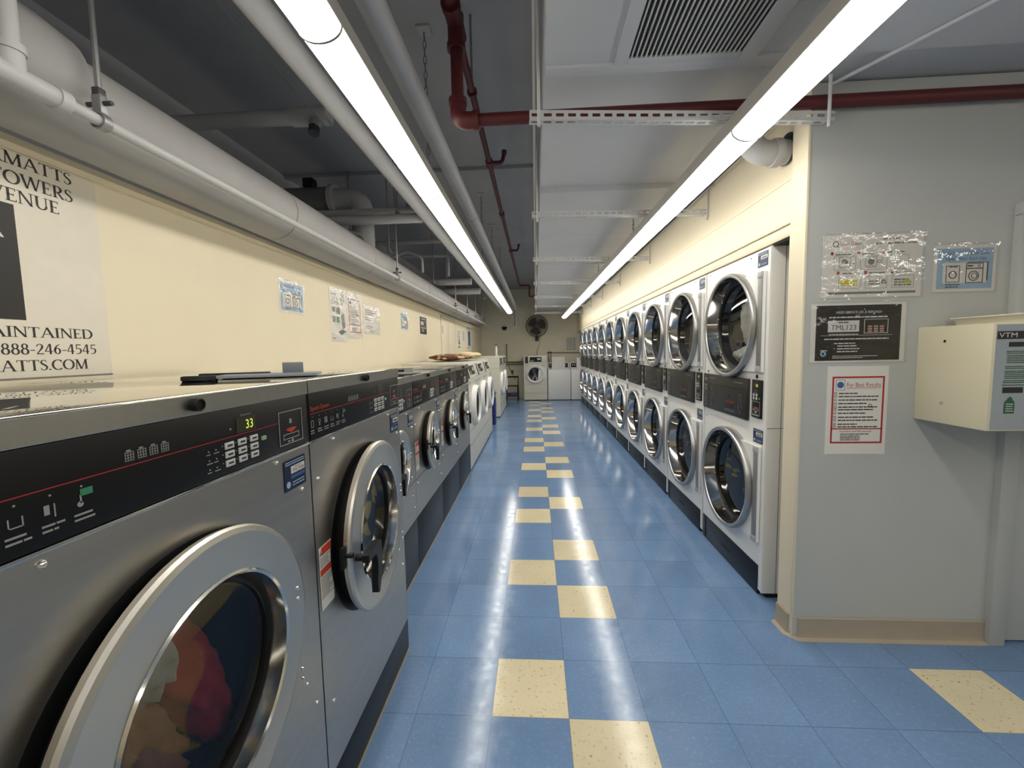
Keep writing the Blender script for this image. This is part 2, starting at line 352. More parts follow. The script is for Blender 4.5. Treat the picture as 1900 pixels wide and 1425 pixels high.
# floor: one mesh of tiles
def cream(u, v):
    k = v % 8
    if u == 0: return k in (0, 3, 6) and v < 34
    if u == 1: return k in (2, 4, 7) and v < 34
    return (u, v) in ((6, 0), (7, -1))
mb = MB(); mi = []
for u in range(-9, 16):
    for v in range(-16, 38):
        x, y = TX0+u*T, TY0+v*T
        mb.add([(x, y, 0), (x+T, y, 0), (x+T, y+T, 0), (x, y+T, 0)], [(0, 1, 2, 3)]); mi.append(1 if cream(u, v) else 0)
fl = struct(mb.build('floor', M['tile_blue'], ang=0)); fl.data.materials.append(M['tile_cream'])
for p, k in zip(fl.data.polygons, mi): p.material_index = k
def sbox(name, m, *a, b=0): return struct(MB().box(*a, b=b).build(name, M[m], ang=0 if not b else 35))
sbox('wall_left', 'wall_cream', LW-.15, LW, -3.2, 12.75, 0, 2.12)
sbox('wall_left_upper', 'ceiling_dark', -2.75, -2.6, -3.2, 12.75, 0, ZC)
sbox('wall_back', 'wall_back', -2.75, 3, 12.6, 12.75, 0, ZC)
sbox('wall_front', 'wall_cream', -2.75, 4.7, -3.35, -3.2, 0, ZC)
sbox('wall_side', 'wall_cream', 4.55, 4.7, -3.2, 2.0, 0, ZC)
sbox('ceiling', 'ceiling_dark', -2.75, 4.7, -3.35, 12.75, ZC, ZC+.1)
# dropped soffit in three levels
mb = MB(); mb.box(.055, 4.6, -3.2, 1.77, ZS, ZC-.001); mb.box(.055, 4.6, 1.77, 3.06, ZS+.03, ZC-.001); mb.box(.055, 1.7, 3.06, 4.2, ZS, ZC-.001)
mb.box(.055, 1.7, 4.2, 12.2, ZS+.015, ZC-.001)
struct(mb.build('ceiling_soffit', M['soffit'], ang=0))
mb = MB()
mb.box(.06, 1.26, 1.74, 1.80, ZS-.012, ZS+.04, .004); mb.box(.06, 1.26, 3.05, 3.075, ZS-.008, ZS+.04, .004)
for y in (4.18, 5.6, 6.74, 8.6, 10.2): mb.box(.06, 1.26, y, y+.03, ZS-.002, ZS+.04, .004)
struct(mb.build('trim_1', M['soffit']))
struct(MB().tube([(1.30, 1.96, ZS-.008), (1.515, 1.59, ZS-.008), (1.9, .95, ZS-.008)], .008, 8).build('trim_2', M['soffit']))
# right wall: header above the dryers, pillar and the grey end wall
HX = 1.274
sbox('wall_right', 'wall_cream', HX, HX+.12, 2.11, 12.6, 1.985, ZS+.04)
mb = MB(); mb.box(HX-.006, HX, 2.11, 11.5, 1.985, 2.03, .003); mb.box(HX-.009, HX, 2.11, 11.5, 2.045, 2.068, .004); mb.box(HX-.003, HX, 2.11, 11.5, 2.26, 2.266)
struct(mb.build('trim_3', M['wall_cream']))
sbox('lintel_shade', 'dark_in', HX+.004, 2.34, 2.112, 2.31, 1.975, 1.984)  # dark slab that paints in the shade under the header lintel
sbox('wall_right_inner', 'dark_in', 2.35, 2.45, 2.1, 12.6, 0, ZS+.03)
pl = MB().box(1.245, 2.145, 1.985, 2.11, 0, ZS+.02).build('wall_pillar', M['wall_grey'], ang=0); struct(pl); pl.data.materials.append(M['wall_cream'])
for p in pl.data.polygons:
    if p.normal.x < -.5 or p.normal.y > .5: p.material_index = 1
sbox('wall_grey_upper', 'wall_grey', 2.145, 4.6, 1.985, 2.11, 2.04, ZS+.02)
sbox('wall_grey_far', 'wall_grey', 3.2, 4.6, 1.985, 2.11, 0, 2.04)
mb = MB(); mb.box(2.13, 2.20, 1.955, 2.08, 0, 2.0, .004); mb.box(2.13, 3.21, 1.955, 2.08, 1.99, 2.05, .004); mb.box(3.15, 3.21, 1.955, 2.08, 0, 2.0, .004)
struct(mb.build('trim_4', M['wall_grey']))
struct(MB().box(2.204, 3.146, 1.985, 2.03, .01, 1.985, .003).build('door_2', M['wall_grey']))
# cove baseboard round the pillar
prof = [(0, .105), (.004, .11), (.008, .105), (.008, .03), (.014, .012), (.03, .002), (.03, 0), (0, 0)]
mb = MB(); vs = []
path = [(2.13, 1.985), (1.275, 1.985), (1.245, 2.02), (1.245, 2.11)]; nrm = [(0, -1), (-.35, -.94), (-.94, -.35), (-1, 0)]
for (px, py), (nx, ny) in zip(path, nrm):
    for (d, z) in prof: vs.append((px+nx*d, py+ny*d, z))
k = len(prof); fs = [tuple(range(k)), tuple(3*k+i for i in range(k))[::-1]]
for j in range(3): fs += [(j*k+i, j*k+(i+1) % k, (j+1)*k+(i+1) % k, (j+1)*k+i) for i in range(k)]
mb.add(vs, fs); struct(mb.build('baseboard_pillar', M['base'], ang=30))
struct(MB().box(1.235, 1.247, 1.98, 1.992, .11, 2.42, .002).build('trim_5', M['wall_cream']))
# ledge along the top of the left wall
mb = MB(); mb.prism([(LW-.15, 2.112), (LW+.005, 2.112), (LW+.02, 2.116), (LW+.03, 2.124), (LW+.03, 2.146), (LW+.018, 2.150), (LW+.012, 2.125), (LW-.15, 2.125)], -3.2, 12.6, ax='y')
struct(mb.build('trim_6', M['wall_cream'], ang=50))
# access doors in the left wall
mb = MB(); mb.box(LW, LW+.012, 7.22, 7.76, 1.0, 2.05, .003); mb.box(LW, LW+.012, 7.78, 8.36, 1.0, 2.05, .003)
dr = struct(mb.build('door_1', M['wall_cream']))
mb = MB(); mb.box(LW, LW+.016, 7.16, 7.20, 1.0, 2.10, .003); mb.box(LW, LW+.016, 8.38, 8.42, 1.0, 2.10, .003); mb.box(LW, LW+.016, 7.16, 8.42, 2.07, 2.10, .003)
struct(mb.build('trim_7', M['wall_cream']))
MB().box(.012, .02, 0, .02, 0, .14, .003).build('door_hinge', M['rod'], dr, (LW, 7.24, 1.78))
# ================================================================== CEILING SERVICES
def cat_thing(o, label, cat, group=None): return tag(o, label, cat, group)
g = thing('ventilation_grille', 'white framed ceiling grille with black slots above the corridor', 'grille', (.36, .85, ZS))
mb = MB(); mb.box(-.03, .02, 0, .90, -.012, 0, .003); mb.box(.45, .52, 0, .90, -.012, 0, .003); mb.box(.02, .45, .86, .90, -.012, 0, .003); mb.box(.02, .45, 0, .04, -.012, 0, .003)
mb.build('frame', M['soffit'], g)
MB().box(.02, .45, .04, .86, -.003, -.001).build('backing', M['dark_in'], g)
for i in range(23):
    x = .028+i*.0184; MB().box(x, x+.005, .04, .86, -.011, -.003).build('slat', M['strut'], g)
def elbow_pts(*p): return list(p)
# lagged duct pipe
o = thing('lagged_pipe', 'fat white lagged pipe running along the top of the left wall', 'pipe')
DX, DZ, DR = -1.507, 2.268, .148
MB().tube([(DX, .95, DZ), (DX, 9.3, DZ), (DX-.05, 9.8, DZ+.05), (DX-.05, 11.6, DZ+.05)], DR, 32, bend=.25).build('lagging', M['duct_white'], o)
MB().lathe([(-3, .166), (.95, .166), (1.17, .164), (1.25, .155), (1.29, .12)], 0, DZ+.03, 32, 'y', cx=DX).build('lagging_sleeve', M['duct_white'], o)
for y, w in ((3.55, .05), (4.0, .05), (5.35, .03), (6.2, .05), (7.3, .03), (8.4, .05)):
    MB().lathe([(y-w, DR), (y-w*.7, DR+.007), (y+w*.7, DR+.007), (y+w, DR)], 0, DZ, 32, 'y', cx=DX).build('joint_band', M['duct_white'], o)
for y in (2.35, 4.7, 7.8): MB().lathe([(y, DR+.0008), (y+.006, DR+.0012), (y+.012, DR+.0008)], 0, DZ, 32, 'y', cx=DX).build('seam', M['ink_grey'], o)
# thin sprinkler style pipe in front of it
SX, SZ = -1.315, 2.165
o = thing('thin_pipe', 'thin white pipe hung in front of the fat lagged pipe', 'pipe')
MB().tube([(SX, -1, SZ), (SX, 11.4, SZ), (SX+.5, 11.7, SZ)], .0175, 12, bend=.1).build('pipe', M['pipe_white'], o)
mb = MB(); mb.tube([(SX, .93, SZ), (SX, 1.11, SZ)], .027, 14); mb.tube([(SX, 1.11, SZ), (SX, 1.14, SZ)], .031, 14); mb.tube([(SX, .91, SZ), (SX, .94, SZ)], .031, 14); mb.tube([(SX, 1.02, SZ), (SX, 1.02, SZ+.06)], .027, 14); mb.tube([(SX, 1.02, SZ+.055), (SX, 1.02, SZ+.075)], .031, 14)
mb.build('tee_fitting', M['pipe_white'], o)
MB().tube([(SX, 1.02, SZ+.06), (SX, 1.02, 3.3)], .022, 12).build('riser', M['pipe_white'], o)
def hanger(x, y, z, r, label, top=ZC, grp='pipe hangers over the left washers'):
    h = thing('pipe_hanger', label, 'hanger', (x, y, z), 0, grp)
    MB().tube([(0, 0, r+.07), (0, 0, top-z)], .008, 8).build('rod', M['rod'], h)
    mb = MB(); mb.lathe([(-.013, r+.003), (.013, r+.003), (.013, r+.008), (-.013, r+.008)], 0, 0, 20, 'y', closed=True)
    mb.box(-.015, .015, -.012, .012, r+.004, r+.06, .003); mb.build('clevis', M['rod'], h)
    mb = MB(); mb.tube([(-.04, 0, r+.035), (.04, 0, r+.035)], .007, 8); mb.box(-.012, .012, -.012, .012, r+.055, r+.08, .003); mb.build('bolt', M['pipe_dark'], h)
    return h
hanger(SX, 1.235, SZ, .0175, 'clevis hanger nearest the camera on the thin white pipe')
hanger(SX, 3.93, SZ, .0175, 'second clevis hanger along the thin white pipe')
hanger(SX, 6.82, SZ, .0175, 'third clevis hanger along the thin white pipe')
for i, y in enumerate((8.0, 9.1, 10.3)): hanger(SX, y, SZ, .0175, ('fourth', 'fifth', 'farthest')[i]+' clevis hanger along the thin white pipe')
# two long white pipes either side of the left row of lights
o = tag(MB().tube([(-.90, -1.2, 2.59), (-.90, 11.9, 2.59)], .048, 20).build('white_pipe', M['pipe_white']), 'long white pipe just left of the left lights', 'pipe')
o = thing('white_pipe', 'long white pipe just right of the left lights, elbowed down at far end', 'pipe')
MB().tube([(-.55, -1.2, 2.652), (-.54, 11.75, 2.652), (-.54, 11.75, 2.15)], .05, 20, bend=.12).build('pipe', M['pipe_white'], o)
MB().lathe([(1.12, .0505), (1.125, .053), (1.135, .0505)], 0, 2.652, 20, 'y', cx=-.55).build('seam', M['pipe_dark'], o)
MB().lathe([(3.7, .0505), (3.7, .056), (3.78, .056), (3.78, .0505)], 0, 2.652, 20, 'y', cx=-.548).build('coupling', M['pipe_white'], o)
# short pipes crossing near the ceiling on the left
o = thing('branch_pipe', 'grey branch pipe with capped tee near the dark ceiling, upper left', 'pipe')
MB().tube([(-2.5, 2.6, 2.93), (-1.30, 2.6, 2.93)], .045, 14).build('pipe', M['pipe_white'], o)
mb = MB(); mb.tube([(-1.50, 2.6, 2.93), (-1.26, 2.6, 2.93)], .055, 14); mb.tube([(-1.34, 2.6, 2.93), (-1.34, 2.56, 2.84)], .035, 12); mb.build('tee_fitting', M['pipe_white'], o)
MB().tube([(-1.34, 2.565, 2.855), (-1.34, 2.55, 2.80)], .033, 10).build('cap', M['pipe_dark'], o)
o = thing('vent_pipe', 'large flanged grey pipe with elbow above the fat lagged pipe', 'pipe')
MB().tube([(-2.5, 4.0, 2.94), (-1.93, 4.0, 2.94)], .125, 24).build('pipe', M['pipe_grey'], o)
MB().tube([(-1.94, 4.0, 2.94), (-1.66, 4.0, 2.94), (-1.66, 4.0, 2.425)], .105, 24, bend=.28).build('elbow', M['pipe_white'], o)
MB().tube([(-1.95, 4.0, 2.94), (-1.91, 4.0, 2.94)], .145, 24).build('flange', M['pipe_white'], o)
MB().box(-2.22, -2.12, 3.95, 4.05, 3.06, 3.15, .01).build('valve', M['black_soft'], o)
for i, (y, z, r, x0) in enumerate(((3.72, 2.72, .032, -2.5), (3.62, 2.62, .042, -2.5), (6.3, 2.52, .05, -2.3), (7.3, 2.52, .055, -2.2), (5.6, 2.95, .03, -2.3))):
    lab = ('upper of two grey pipes crossing under the flanged elbow', 'lower of two grey pipes crossing under the flanged elbow', 'white cross pipe midway along the lagged pipe', 'white cross pipe near the far end of the lagged pipe', 'thin cross pipe tucked against the ceiling beyond the flanged elbow')[i]
    tag(MB().tube([(x0, y, z), (-.96, y, z)], r, 14).build('cross_pipe', M['pipe_white']), lab, 'pipe', 'cross pipes on the left')
# small plumbing clutter beyond
def simple_pipe(name, label, pts, r, m, bend=.05, cat='pipe', n=10): return tag(MB().tube(pts, r, n, bend=bend).build(name, M[m]), label, cat)
simple_pipe('looped_pipe', 'thin white pipe bent in a square loop in the dark ceiling space', [(-1.9, 6.0, 2.85), (-1.25, 6.0, 2.85), (-1.25, 6.0, 2.55)], .022, 'pipe_white')
simple_pipe('looped_pipe', 'thin white pipe with a sloping branch beyond the lagged pipe', [(-1.75, 5.0, 2.60), (-1.55, 5.0, 2.68), (-1.36, 5.0, 2.60), (-1.36, 5.0, 2.42)], .016, 'pipe_white')
simple_pipe('drop_pipe', 'short white drop pipe behind the first hanger of the elbow', [(-1.95, 3.75, 2.62), (-1.55, 3.75, 2.52), (-1.55, 3.75, 2.43)], .022, 'pipe_white')
simple_pipe('ceiling_wire', 'thin slack wire running along the dark ceiling, upper left', [(-1.32, .4, 2.93), (-1.30, 1.2, 2.91), (-1.29, 1.9, 2.895), (-1.30, 2.5, 2.885), (-1.27, 2.58, 2.84)], .004, 'rod', cat='wire', n=6)
tag(MB().box(-2.59, .05, 4.28, 4.34, 3.285, ZC-.002).build('ceiling_beam', M['ceiling_dark'], ang=0), 'shallow ridge across the grey ceiling left of the soffit', 'beam')
for i, (x, y, b) in enumerate(((-1.9, 4.25, 2.7), (-1.5, 4.25, 2.5), (-1.2, 3.66, 2.66), (-1.12, 3.72, 2.75), (-1.45, 5.9, 2.45), (-1.35, 6.3, 2.55), (-1.15, 7.3, 2.56), (-1.0, 8.2, 2.5))):
    lab = ['left of the two rods beside the flanged elbow', 'right of the two rods beside the flanged elbow', 'rod with a nut on the lower crossing pipe', 'rod on the upper crossing pipe', 'ceiling rod beside the square looped pipe', 'ceiling rod on the midway cross pipe', 'ceiling rod on the far cross pipe', 'farthest ceiling rod left of the lights'][i]
    h = thing('hanger_rod', 'thin '+lab, 'rod', (x, y, b), 0, 'ceiling rods on the left')
    MB().tube([(0, 0, 0), (0, 0, ZC-b)], .008, 8).build('rod', M['rod'], h); MB().box(-.018, .018, -.018, .018, -.01, .03, .004).build('nut', M['rod'], h)
# red fire pipe
o = thing('sprinkler_main', 'dark red fire pipe dropping to an elbow and crossing to the right', 'pipe')
RX, RY, RZ1, RZ2 = -.336, 1.94, 2.91, 2.495
MB().tube([(RX, -2, RZ1), (RX, RY, RZ1)], .026, 16).build('pipe', M['pipe_red'], o)
MB().tube([(RX, RY, RZ1), (RX, RY, RZ2+.03)], .028, 16).build('pipe', M['pipe_red'], o)
MB().tube([(RX+.03, RY, RZ2), (4.5, RY, RZ2)], .027, 16).build('pipe', M['pipe_red'], o)
mb = MB(); mb.tube([(RX, RY, RZ2+.085), (RX, RY, RZ2), (RX+.085, RY, RZ2)], .037, 16, bend=.06); mb.tube([(RX, RY, RZ2+.07), (RX, RY, RZ2+.095)], .042, 16); mb.tube([(RX+.07, RY, RZ2), (RX+.095, RY, RZ2)], .042, 16)
mb.build('elbow', M['pipe_red'], o)
mb = MB(); mb.tube([(RX, RY, RZ1-.09), (RX, RY, RZ1+.04)], .037, 16); mb.tube([(RX, RY, RZ1-.11), (RX, RY, RZ1-.085)], .042, 16); mb.tube([(RX, RY-.10, RZ1), (RX, RY+.08, RZ1)], .037, 16); mb.tube([(RX, RY-.12, RZ1), (RX, RY-.09, RZ1)], .042, 16)
mb.build('tee_fitting', M['pipe_red'], o)
o = thing('sprinkler_branch', 'thinner dark red pipe running down the corridor under the ceiling', 'pipe')
MB().tube([(RX, RY+.085, RZ1), (RX, 3.2, RZ1), (RX, 5.2, RZ1), (RX, 9.3, RZ1), (RX+.22, 9.3, RZ1), (RX+.22, 9.3, 2.66), (.04, 9.3, 2.66)], .019, 12, bend=.03).build('pipe', M['pipe_red'], o)
for y in (3.3, 4.5, 6.1): MB().tube([(RX, y-.045, RZ1), (RX, y+.045, RZ1)], .028, 12).build('coupling', M['pipe_red'], o)
for y in (3.3, 6.1): MB().tube([(RX, y, RZ1), (RX+.10, y, RZ1), (RX+.115, y, RZ1+.07)], .015, 10, bend=.03).build('sprinkler_arm', M['pipe_red'], o)
for y in (3.3, 6.1): MB().tube([(RX+.115, y, RZ1+.06), (RX+.117, y, RZ1+.09)], .02, 10).build('sprinkler_head', M['pipe_dark'], o)
h = thing('pipe_ring', 'hanger rod with ring on the red branch pipe', 'hanger', (RX, 2.42, RZ1))
MB().tube([(0, 0, .05), (0, 0, ZC-RZ1)], .007, 8).build('rod', M['rod'], h); MB().lathe([(-.01, .021), (.01, .021), (.01, .028), (-.01, .028)], 0, 0, 16, 'y', closed=True).build('ring', M['pipe_red'], h)
# slotted angle struts under the soffit
def strut(y0, y1, z, label):
    x0, x1 = -.01, 1.32; L = math.hypot(x1-x0, y1-y0); a = math.atan2(y1-y0, x1-x0)
    h = thing('slotted_strut', label, 'strut', (x0, y0, z), a, 'slotted struts under the soffit')
    for nm_, vert in (('web', True), ('flange', False)):
        mb = MB(); p = .052; n = int(L/p); w = .038
        def bx(a0, a1, c0, c1):
            if vert: mb.box(a0, a1, -.0015, .0015, c0, c1)
            else: mb.box(a0, a1, c0, c1, -.0015, .0015)
        bx(0, L, 0, .012); bx(0, L, w-.012, w)
        for i in range(n+1): q = i*p; bx(max(0, q-.009), min(L, q+.009), .012, w-.012)
        mb.build(nm_, M['strut'], h)
    for q in (.035, L-.06):
        MB().tube([(q, -.042, -.05), (q, -.042, (ZC if q < .1 else ZS+.0)-z)], .007, 8).build('rod', M['strut'], h)
    return h
SY = [(1.817, 1.945), (3.08, 3.18), (4.56, 4.69), (6.13, 6.25), (7.75, 7.85), (9.3, 9.38), (10.9, 10.95)]
SN = ['slotted strut nearest the camera, below the red pipe', 'second slotted strut from the camera under the soffit', 'third slotted strut from the camera under the soffit', 'fourth slotted strut from the camera under the soffit', 'fifth slotted strut from the camera under the soffit', 'sixth slotted strut from the camera, above the wall fan', 'farthest slotted strut, just in front of the wall fan']
for (a, b), l in zip(SY, SN): strut(a, b, 2.42, l)
# light fixtures
def light(label, loc, rz, L, grp):
    o = thing('light_fixture', label, 'light', loc, rz, grp)
    W = .066; pr = [(W*math.cos(PI*i/14), -.042*math.sin(PI*i/14)) for i in range(15)]
    mb = MB(); n = len(pr); e = .004
    vs = [(x, e, z) for x, z in pr]+[(x, L-e, z) for x, z in pr]
    fs = [tuple(range(n)), tuple(range(n, 2*n))[::-1], (0, n, 2*n-1, n-1)]+[(i, i+1, n+i+1, n+i) for i in range(n-1)]
    mb.add(vs, fs).build('diffuser', M['tube'], o)
    mb = MB(); mb.prism([(-.068, .001), (-.068, .012), (-.055, .075), (.055, .075), (.068, .012), (.068, .001)], 0, L, ax='y'); mb.build('housing', M['housing'], o, ang=20)
    mb = MB()
    for y in (.0, L-.004): mb.prism([(W*1.04*math.cos(PI*i/14), -.045*math.sin(PI*i/14)) for i in range(15)], y, y+.004, ax='y')
    mb.each('end_cap', M['ink_grey'], o)
    return o
ORD = ['nearest the camera', 'second from the camera', 'third from the camera', 'fourth from the camera', 'fifth from the camera', 'sixth from the camera', 'seventh from the camera', 'eighth from the camera', 'at the far end', 'at the far end']
LZ = 2.413
ys = [-2.55, -1.27, 0.0, 1.262, 2.53, 3.81, 5.09, 6.37, 7.65, 8.93, 10.22]
lft = ['wholly behind the camera', 'just behind the camera']+ORD[:7]+['at the far end']
for i in range(len(ys)-1): light('lit fluorescent fixture of the left row, '+lft[i], (-.627, ys[i], LZ), 0, ys[i+1]-ys[i], 'left row of ceiling lights')
RZL = 2.342; ra = .0114
rys = [-1.76, -.56, .64, 1.838, 3.03, 4.23, 5.42, 6.63, 7.83, 9.05, 10.2, 11.22]
rgt = ['wholly behind the camera', 'just behind the camera']+ORD[:8]+['at the far end']
for i in range(len(rys)-1): light('lit fluorescent fixture of the right row, '+rgt[i], (.902-(rys[i]-1.838)*ra, rys[i], RZL), ra, (rys[i+1]-rys[i])*1.0001, 'right row of ceiling lights')
for i, y in enumerate((-2.7, -1.48, -.26)): light('lit fluorescent fixture in the right hand aisle, '+('rearmost', 'middle', 'nearest the grey wall')[i], (3.15, y, RZL), 0, 1.215, 'right aisle ceiling lights')
# light chains
def chain(x, y, z0, z1, label):
    o = thing('light_chain', label, 'chain', (x, y, z1), 0, 'light chains'); mb = MB(); n = int((z1-z0)/.042)
    for i in range(n):
        c = -.02-(i+.5)*(z1-z0-.02)/n; h = .026; pts = []
        for k in range(13):
            a = 2*PI*k/12; p, q = .009*math.cos(a), h*math.sin(a); pts.append((p, 0, c+q) if i % 2 else (0, p, c+q))
        mb.tube(pts, .0028, 6, caps=False)
    mb.build('links', M['rod'], o); MB().box(-.04, .04, -.04, .04, -.012, 0, .003).build('plate', M['pipe_white'], o); return o
for (y, l) in ((2.5, 'steel chain from ceiling plate to the left lights, nearest'), (5.0, 'steel chain from ceiling plate to the left lights, middle'), (6.2, 'steel chain from ceiling plate to the left lights, farther'), (7.6, 'steel chain from ceiling plate to the left lights, farthest')): chain(-.62, y, 2.49, ZC, l)
for (y, l) in ((3.75, 'short chain above the right lights, nearest'), (5.6, 'short chain above the right lights, second'), (8.8, 'short chain above the right lights, farthest')): chain(.90-(y-1.838)*ra, y, 2.42, ZS+.015, l)
# white elbow coming out of the header wall, black line for the shadow gap under the soffit
o = thing('plastic_elbow', 'white plastic pipe elbow coming out of the cream wall by the pillar', 'pipe')
MB().tube([(1.262, 2.19, 2.40), (1.10, 2.19, 2.40), (1.06, 2.19, 2.56)], .058, 20, bend=.09).build('elbow', M['pipe_white'], o)
MB().tube([(1.19, 2.19, 2.40), (1.225, 2.19, 2.40)], .066, 20).build('collar', M['pipe_white'], o)
MB().tube([(1.2605, 2.19, 2.415), (1.2625, 2.19, 2.415)], .075, 20).build('wall_hole', M['dark_in'], o)
tag(MB().tube([(1.225, 2.3, ZS-.01), (1.225, 6, ZS-.012), (1.23, 11.4, ZS-.01)], .011, 8).build('shadow_gap', M['black_soft']), 'black strip for the shadow gap between soffit and cream wall above the dryers', 'shadow_gap')  # black tube standing in for the shadow where soffit meets wall
tag(MB().tube([(.015, -1, 2.9), (.015, 12, 2.9)], .010, 8).build('conduit', M['strut']), 'thin white conduit along the left face of the soffit', 'conduit')
# ================================================================== STACKED DRYERS
def sticker(parent, x, y0, y1, z0, z1, code=None):
    w, h = y1-y0, z1-z0; s = rect(MB(), x, y0, y1, z0, z1).build('service_sticker', M['ink_navy'], parent)
    s['label'] = 'navy service sticker with white number box'
    mb = MB(); rect(mb, x+.0006, y0+.30*w, y1-.05*w, z0+.52*h, z0+.76*h); mb.build('number_box', M['ink_white'], s)
    mb = MB()
    if code: mb.text(code, x+.0014, y0+.36*w, y1-.10*w, z0+.55*h, z0+.66*h); rect(mb, x+.0012, y0+.45*w, y0+.8*w, z0+.70*h, z0+.715*h, .0003)
    else:
        for k in range(6): rect(mb, x+.0012, y0+(.38+k*.085)*w, y0+(.44+k*.085)*w, z0+.57*h, z0+.67*h, .0003)
    mb.build('number', M['ink'], s)
    mb = MB(); lines(mb, x+.0006, y0+.06*w, y1-.06*w, z0+.93*h, 2, .07*h, .03*h, 3); lines(mb, x+.0006, y0+.34*w, y1-.1*w, z0+.24*h, 2, .09*h, .035*h, 4); disc(mb, x+.0006, y0+.16*w, z0+.2*h, .09*w)
    mb.build('lettering', M['ink_lblue'], s)
    rect(MB(), x+.0006, y0+.28*w, y1-.06*w, z0+.36*h, z0+.46*h).build('band', M['ink_blue'], s)
    return s
DW, DH, DD = .826, 1.978, .95
def make_dryer():
    o = thing('stacked_dryer', 'x', 'dryer')
    mb = MB(); h = DW/2; yc = .0; R0 = .30
    mb.plate_hole(0, -h, h, 1.25, DH, yc, 1.575, R0); mb.plate_hole(0, -h, h, .17, 1.0, yc, .592, R0)
    mb.add([(0, -h, 1.0), (0, h, 1.0), (0, h, 1.25), (0, -h, 1.25)], [(0, 1, 2, 3)])
    mb.add([(0, h-.045, .03), (0, h, .03), (0, h, .17), (0, h-.045, .17)], [(0, 1, 2, 3)])
    for y in (-h, h): mb.add([(0, y, .03), (-DD, y, .03), (-DD, y, DH), (0, y, DH)], [(0, 1, 2, 3)])
    mb.add([(0, -h, DH), (0, h, DH), (-DD, h, DH), (-DD, -h, DH)], [(0, 1, 2, 3)]); mb.add([(-DD, -h, .03), (-DD, h, .03), (-DD, h, DH), (-DD, -h, DH)], [(0, 1, 2, 3)])
    mb.box(.0, .006, h-.008, h-.001, .03, DH-.001)
    mb.build('cabinet', M['white'], o, ang=0, flip=False)
    mb = MB(); mb.box(-.08, -.001, h-.0015, h+.0008, .03, DH); mb.v = []; mb.f = []
    mb.box(-.075, -.072, h, h+.0012, .03, DH-.002); mb.box(-DD, -.0, h, h+.0012, .985, .988); mb.build('panel_seam', M['ink_grey'], o)
    mb = MB(); mb.box(-.03, .004, -h+.004, h-.045, .0, .172, .004); mb.build('kick_plate', M['navy_kick'], o)
    mb = MB(); mb.box(.004, .006, -.09, .02, .07, .085); mb.box(.004, .006, -h+.05, -h+.052, .01, .165); mb.each('kick_slot', M['black_soft'], o)
    MB().box(-.9, -.03, -h+.01, h-.01, 0, .031).build('plinth', M['dark_in'], o)
    for z in (1.575, .592):
        mb = MB(); mb.lathe([(-.0, R0), (-.10, R0-.01), (-.12, .36), (-.75, .36), (-.75, .001)], yc, z, 48); mb.build('drum', M['drum'], o)
        d = MB(); rr = .318; zt = .279; a = math.asin(zt/rr)
        poly = [(.37, -zt), (.37, zt)]+[(yc+rr*math.cos(a-2*a*i/24), rr*math.sin(a-2*a*i/24)) for i in range(25)]
        d.prism(poly, .003, .020)
        d = d.build('door', M['white'], o, (0, 0, z))
        mb = MB(); mb.lathe([(.002, .304), (.002, .326), (.044, .328), (.054, .322), (.056, .312), (.052, .302), (.045, .300)], yc, 0, 64); mb.build('door_ring', M['ring_grey'], d)
        mb = MB(); mb.lathe([(.046, .3005), (.02, .297), (-.028, .284)], yc, 0, 64); mb.build('inner_collar', M['collar'], d)
        mb = MB(); mb.lathe([(-.026, .286), (-.022, .262), (-.036, .258)], yc, 0, 64); mb.build('seal', M['black_soft'], d)
        mb = MB(); mb.lathe([(-.034, .262), (-.024, .2), (-.016, .1), (-.014, .001)], yc, 0, 64); mb.build('door_glass', M['glass_dark'], d)
        mb = MB(); mb.box(.019, .028, (.330), (.369), -zt+.03, zt-.03, .003); mb.build('handle_strip', M['grey_strip'], d)
        mb = MB(); mb.box(.018, .031, .328, .371, -zt, -zt+.035, .003); mb.box(.018, .031, .328, .371, zt-.035, zt, .003); mb.each('strip_cap', M['pipe_white'], d)
        mb = MB()
        for s in (-.17, -.06, .06, .17): mb.lathe([(-.024, .006), (-.020, .006), (-.017, .003), (-.016, .0005)], -math.sqrt(.272**2-s*s)+yc, s, 10)
        mb.each('screw', M['chrome'], d)
    # control panels
    p = MB(); p.box(0, .016, -.413, .227, 1.0, 1.25, .004); p = p.build('coin_panel', M['charcoal'], o)
    x = .0165; mb = MB(); frame(mb, x, -.31, .215, 1.005, 1.18, .002); rect(mb, x, -.05, .06, 1.045, 1.062); rect(mb, x, -.015, .0, 1.11, 1.13); mb.build('coin_slot', M['black_soft'], p)
    mb = MB()
    for (y, s) in ((-.27, 1), (.14, -1)):
        zc = 1.09
        q = [(-.012, -.055), (.012, -.055), (.012, .02), (.026, .02), (0, .065), (-.026, .02), (-.012, .02)]
        q = [(y+a, zc+s*b) for a, b in q]
        for i in range(7):
            (a0, b0), (a1, b1) = q[i], q[(i+1) % 7]; l = math.hypot(a1-a0, b1-b0); nx, ny = -(b1-b0)/l*.0012, (a1-a0)/l*.0012
            mb.prism([(a0+nx, b0+ny), (a1+nx, b1+ny), (a1-nx, b1-ny), (a0-nx, b0-ny)], x, x+.0006)
    lines(mb, x, -.06, .07, 1.035, 2, .008, .003, 2); lines(mb, x, -.30, -.20, 1.228, 1, .01, .008, 5); lines(mb, x, .06, .17, 1.222, 1, .01, .008, 6)
    for i in range(2):
        for j in range(2): rect(mb, x, -.385+i*.024, -.368+i*.024, 1.13+j*.026, 1.15+j*.026)
    frame(mb, x, -.395, -.335, 1.02, 1.045, .002); lines(mb, x, -.39, -.34, 1.08, 2, .016, .006, 9); rect(mb, x, -.385, -.34, 1.20, 1.222)
    mb.build('panel_print', M['ink_grey'], p)
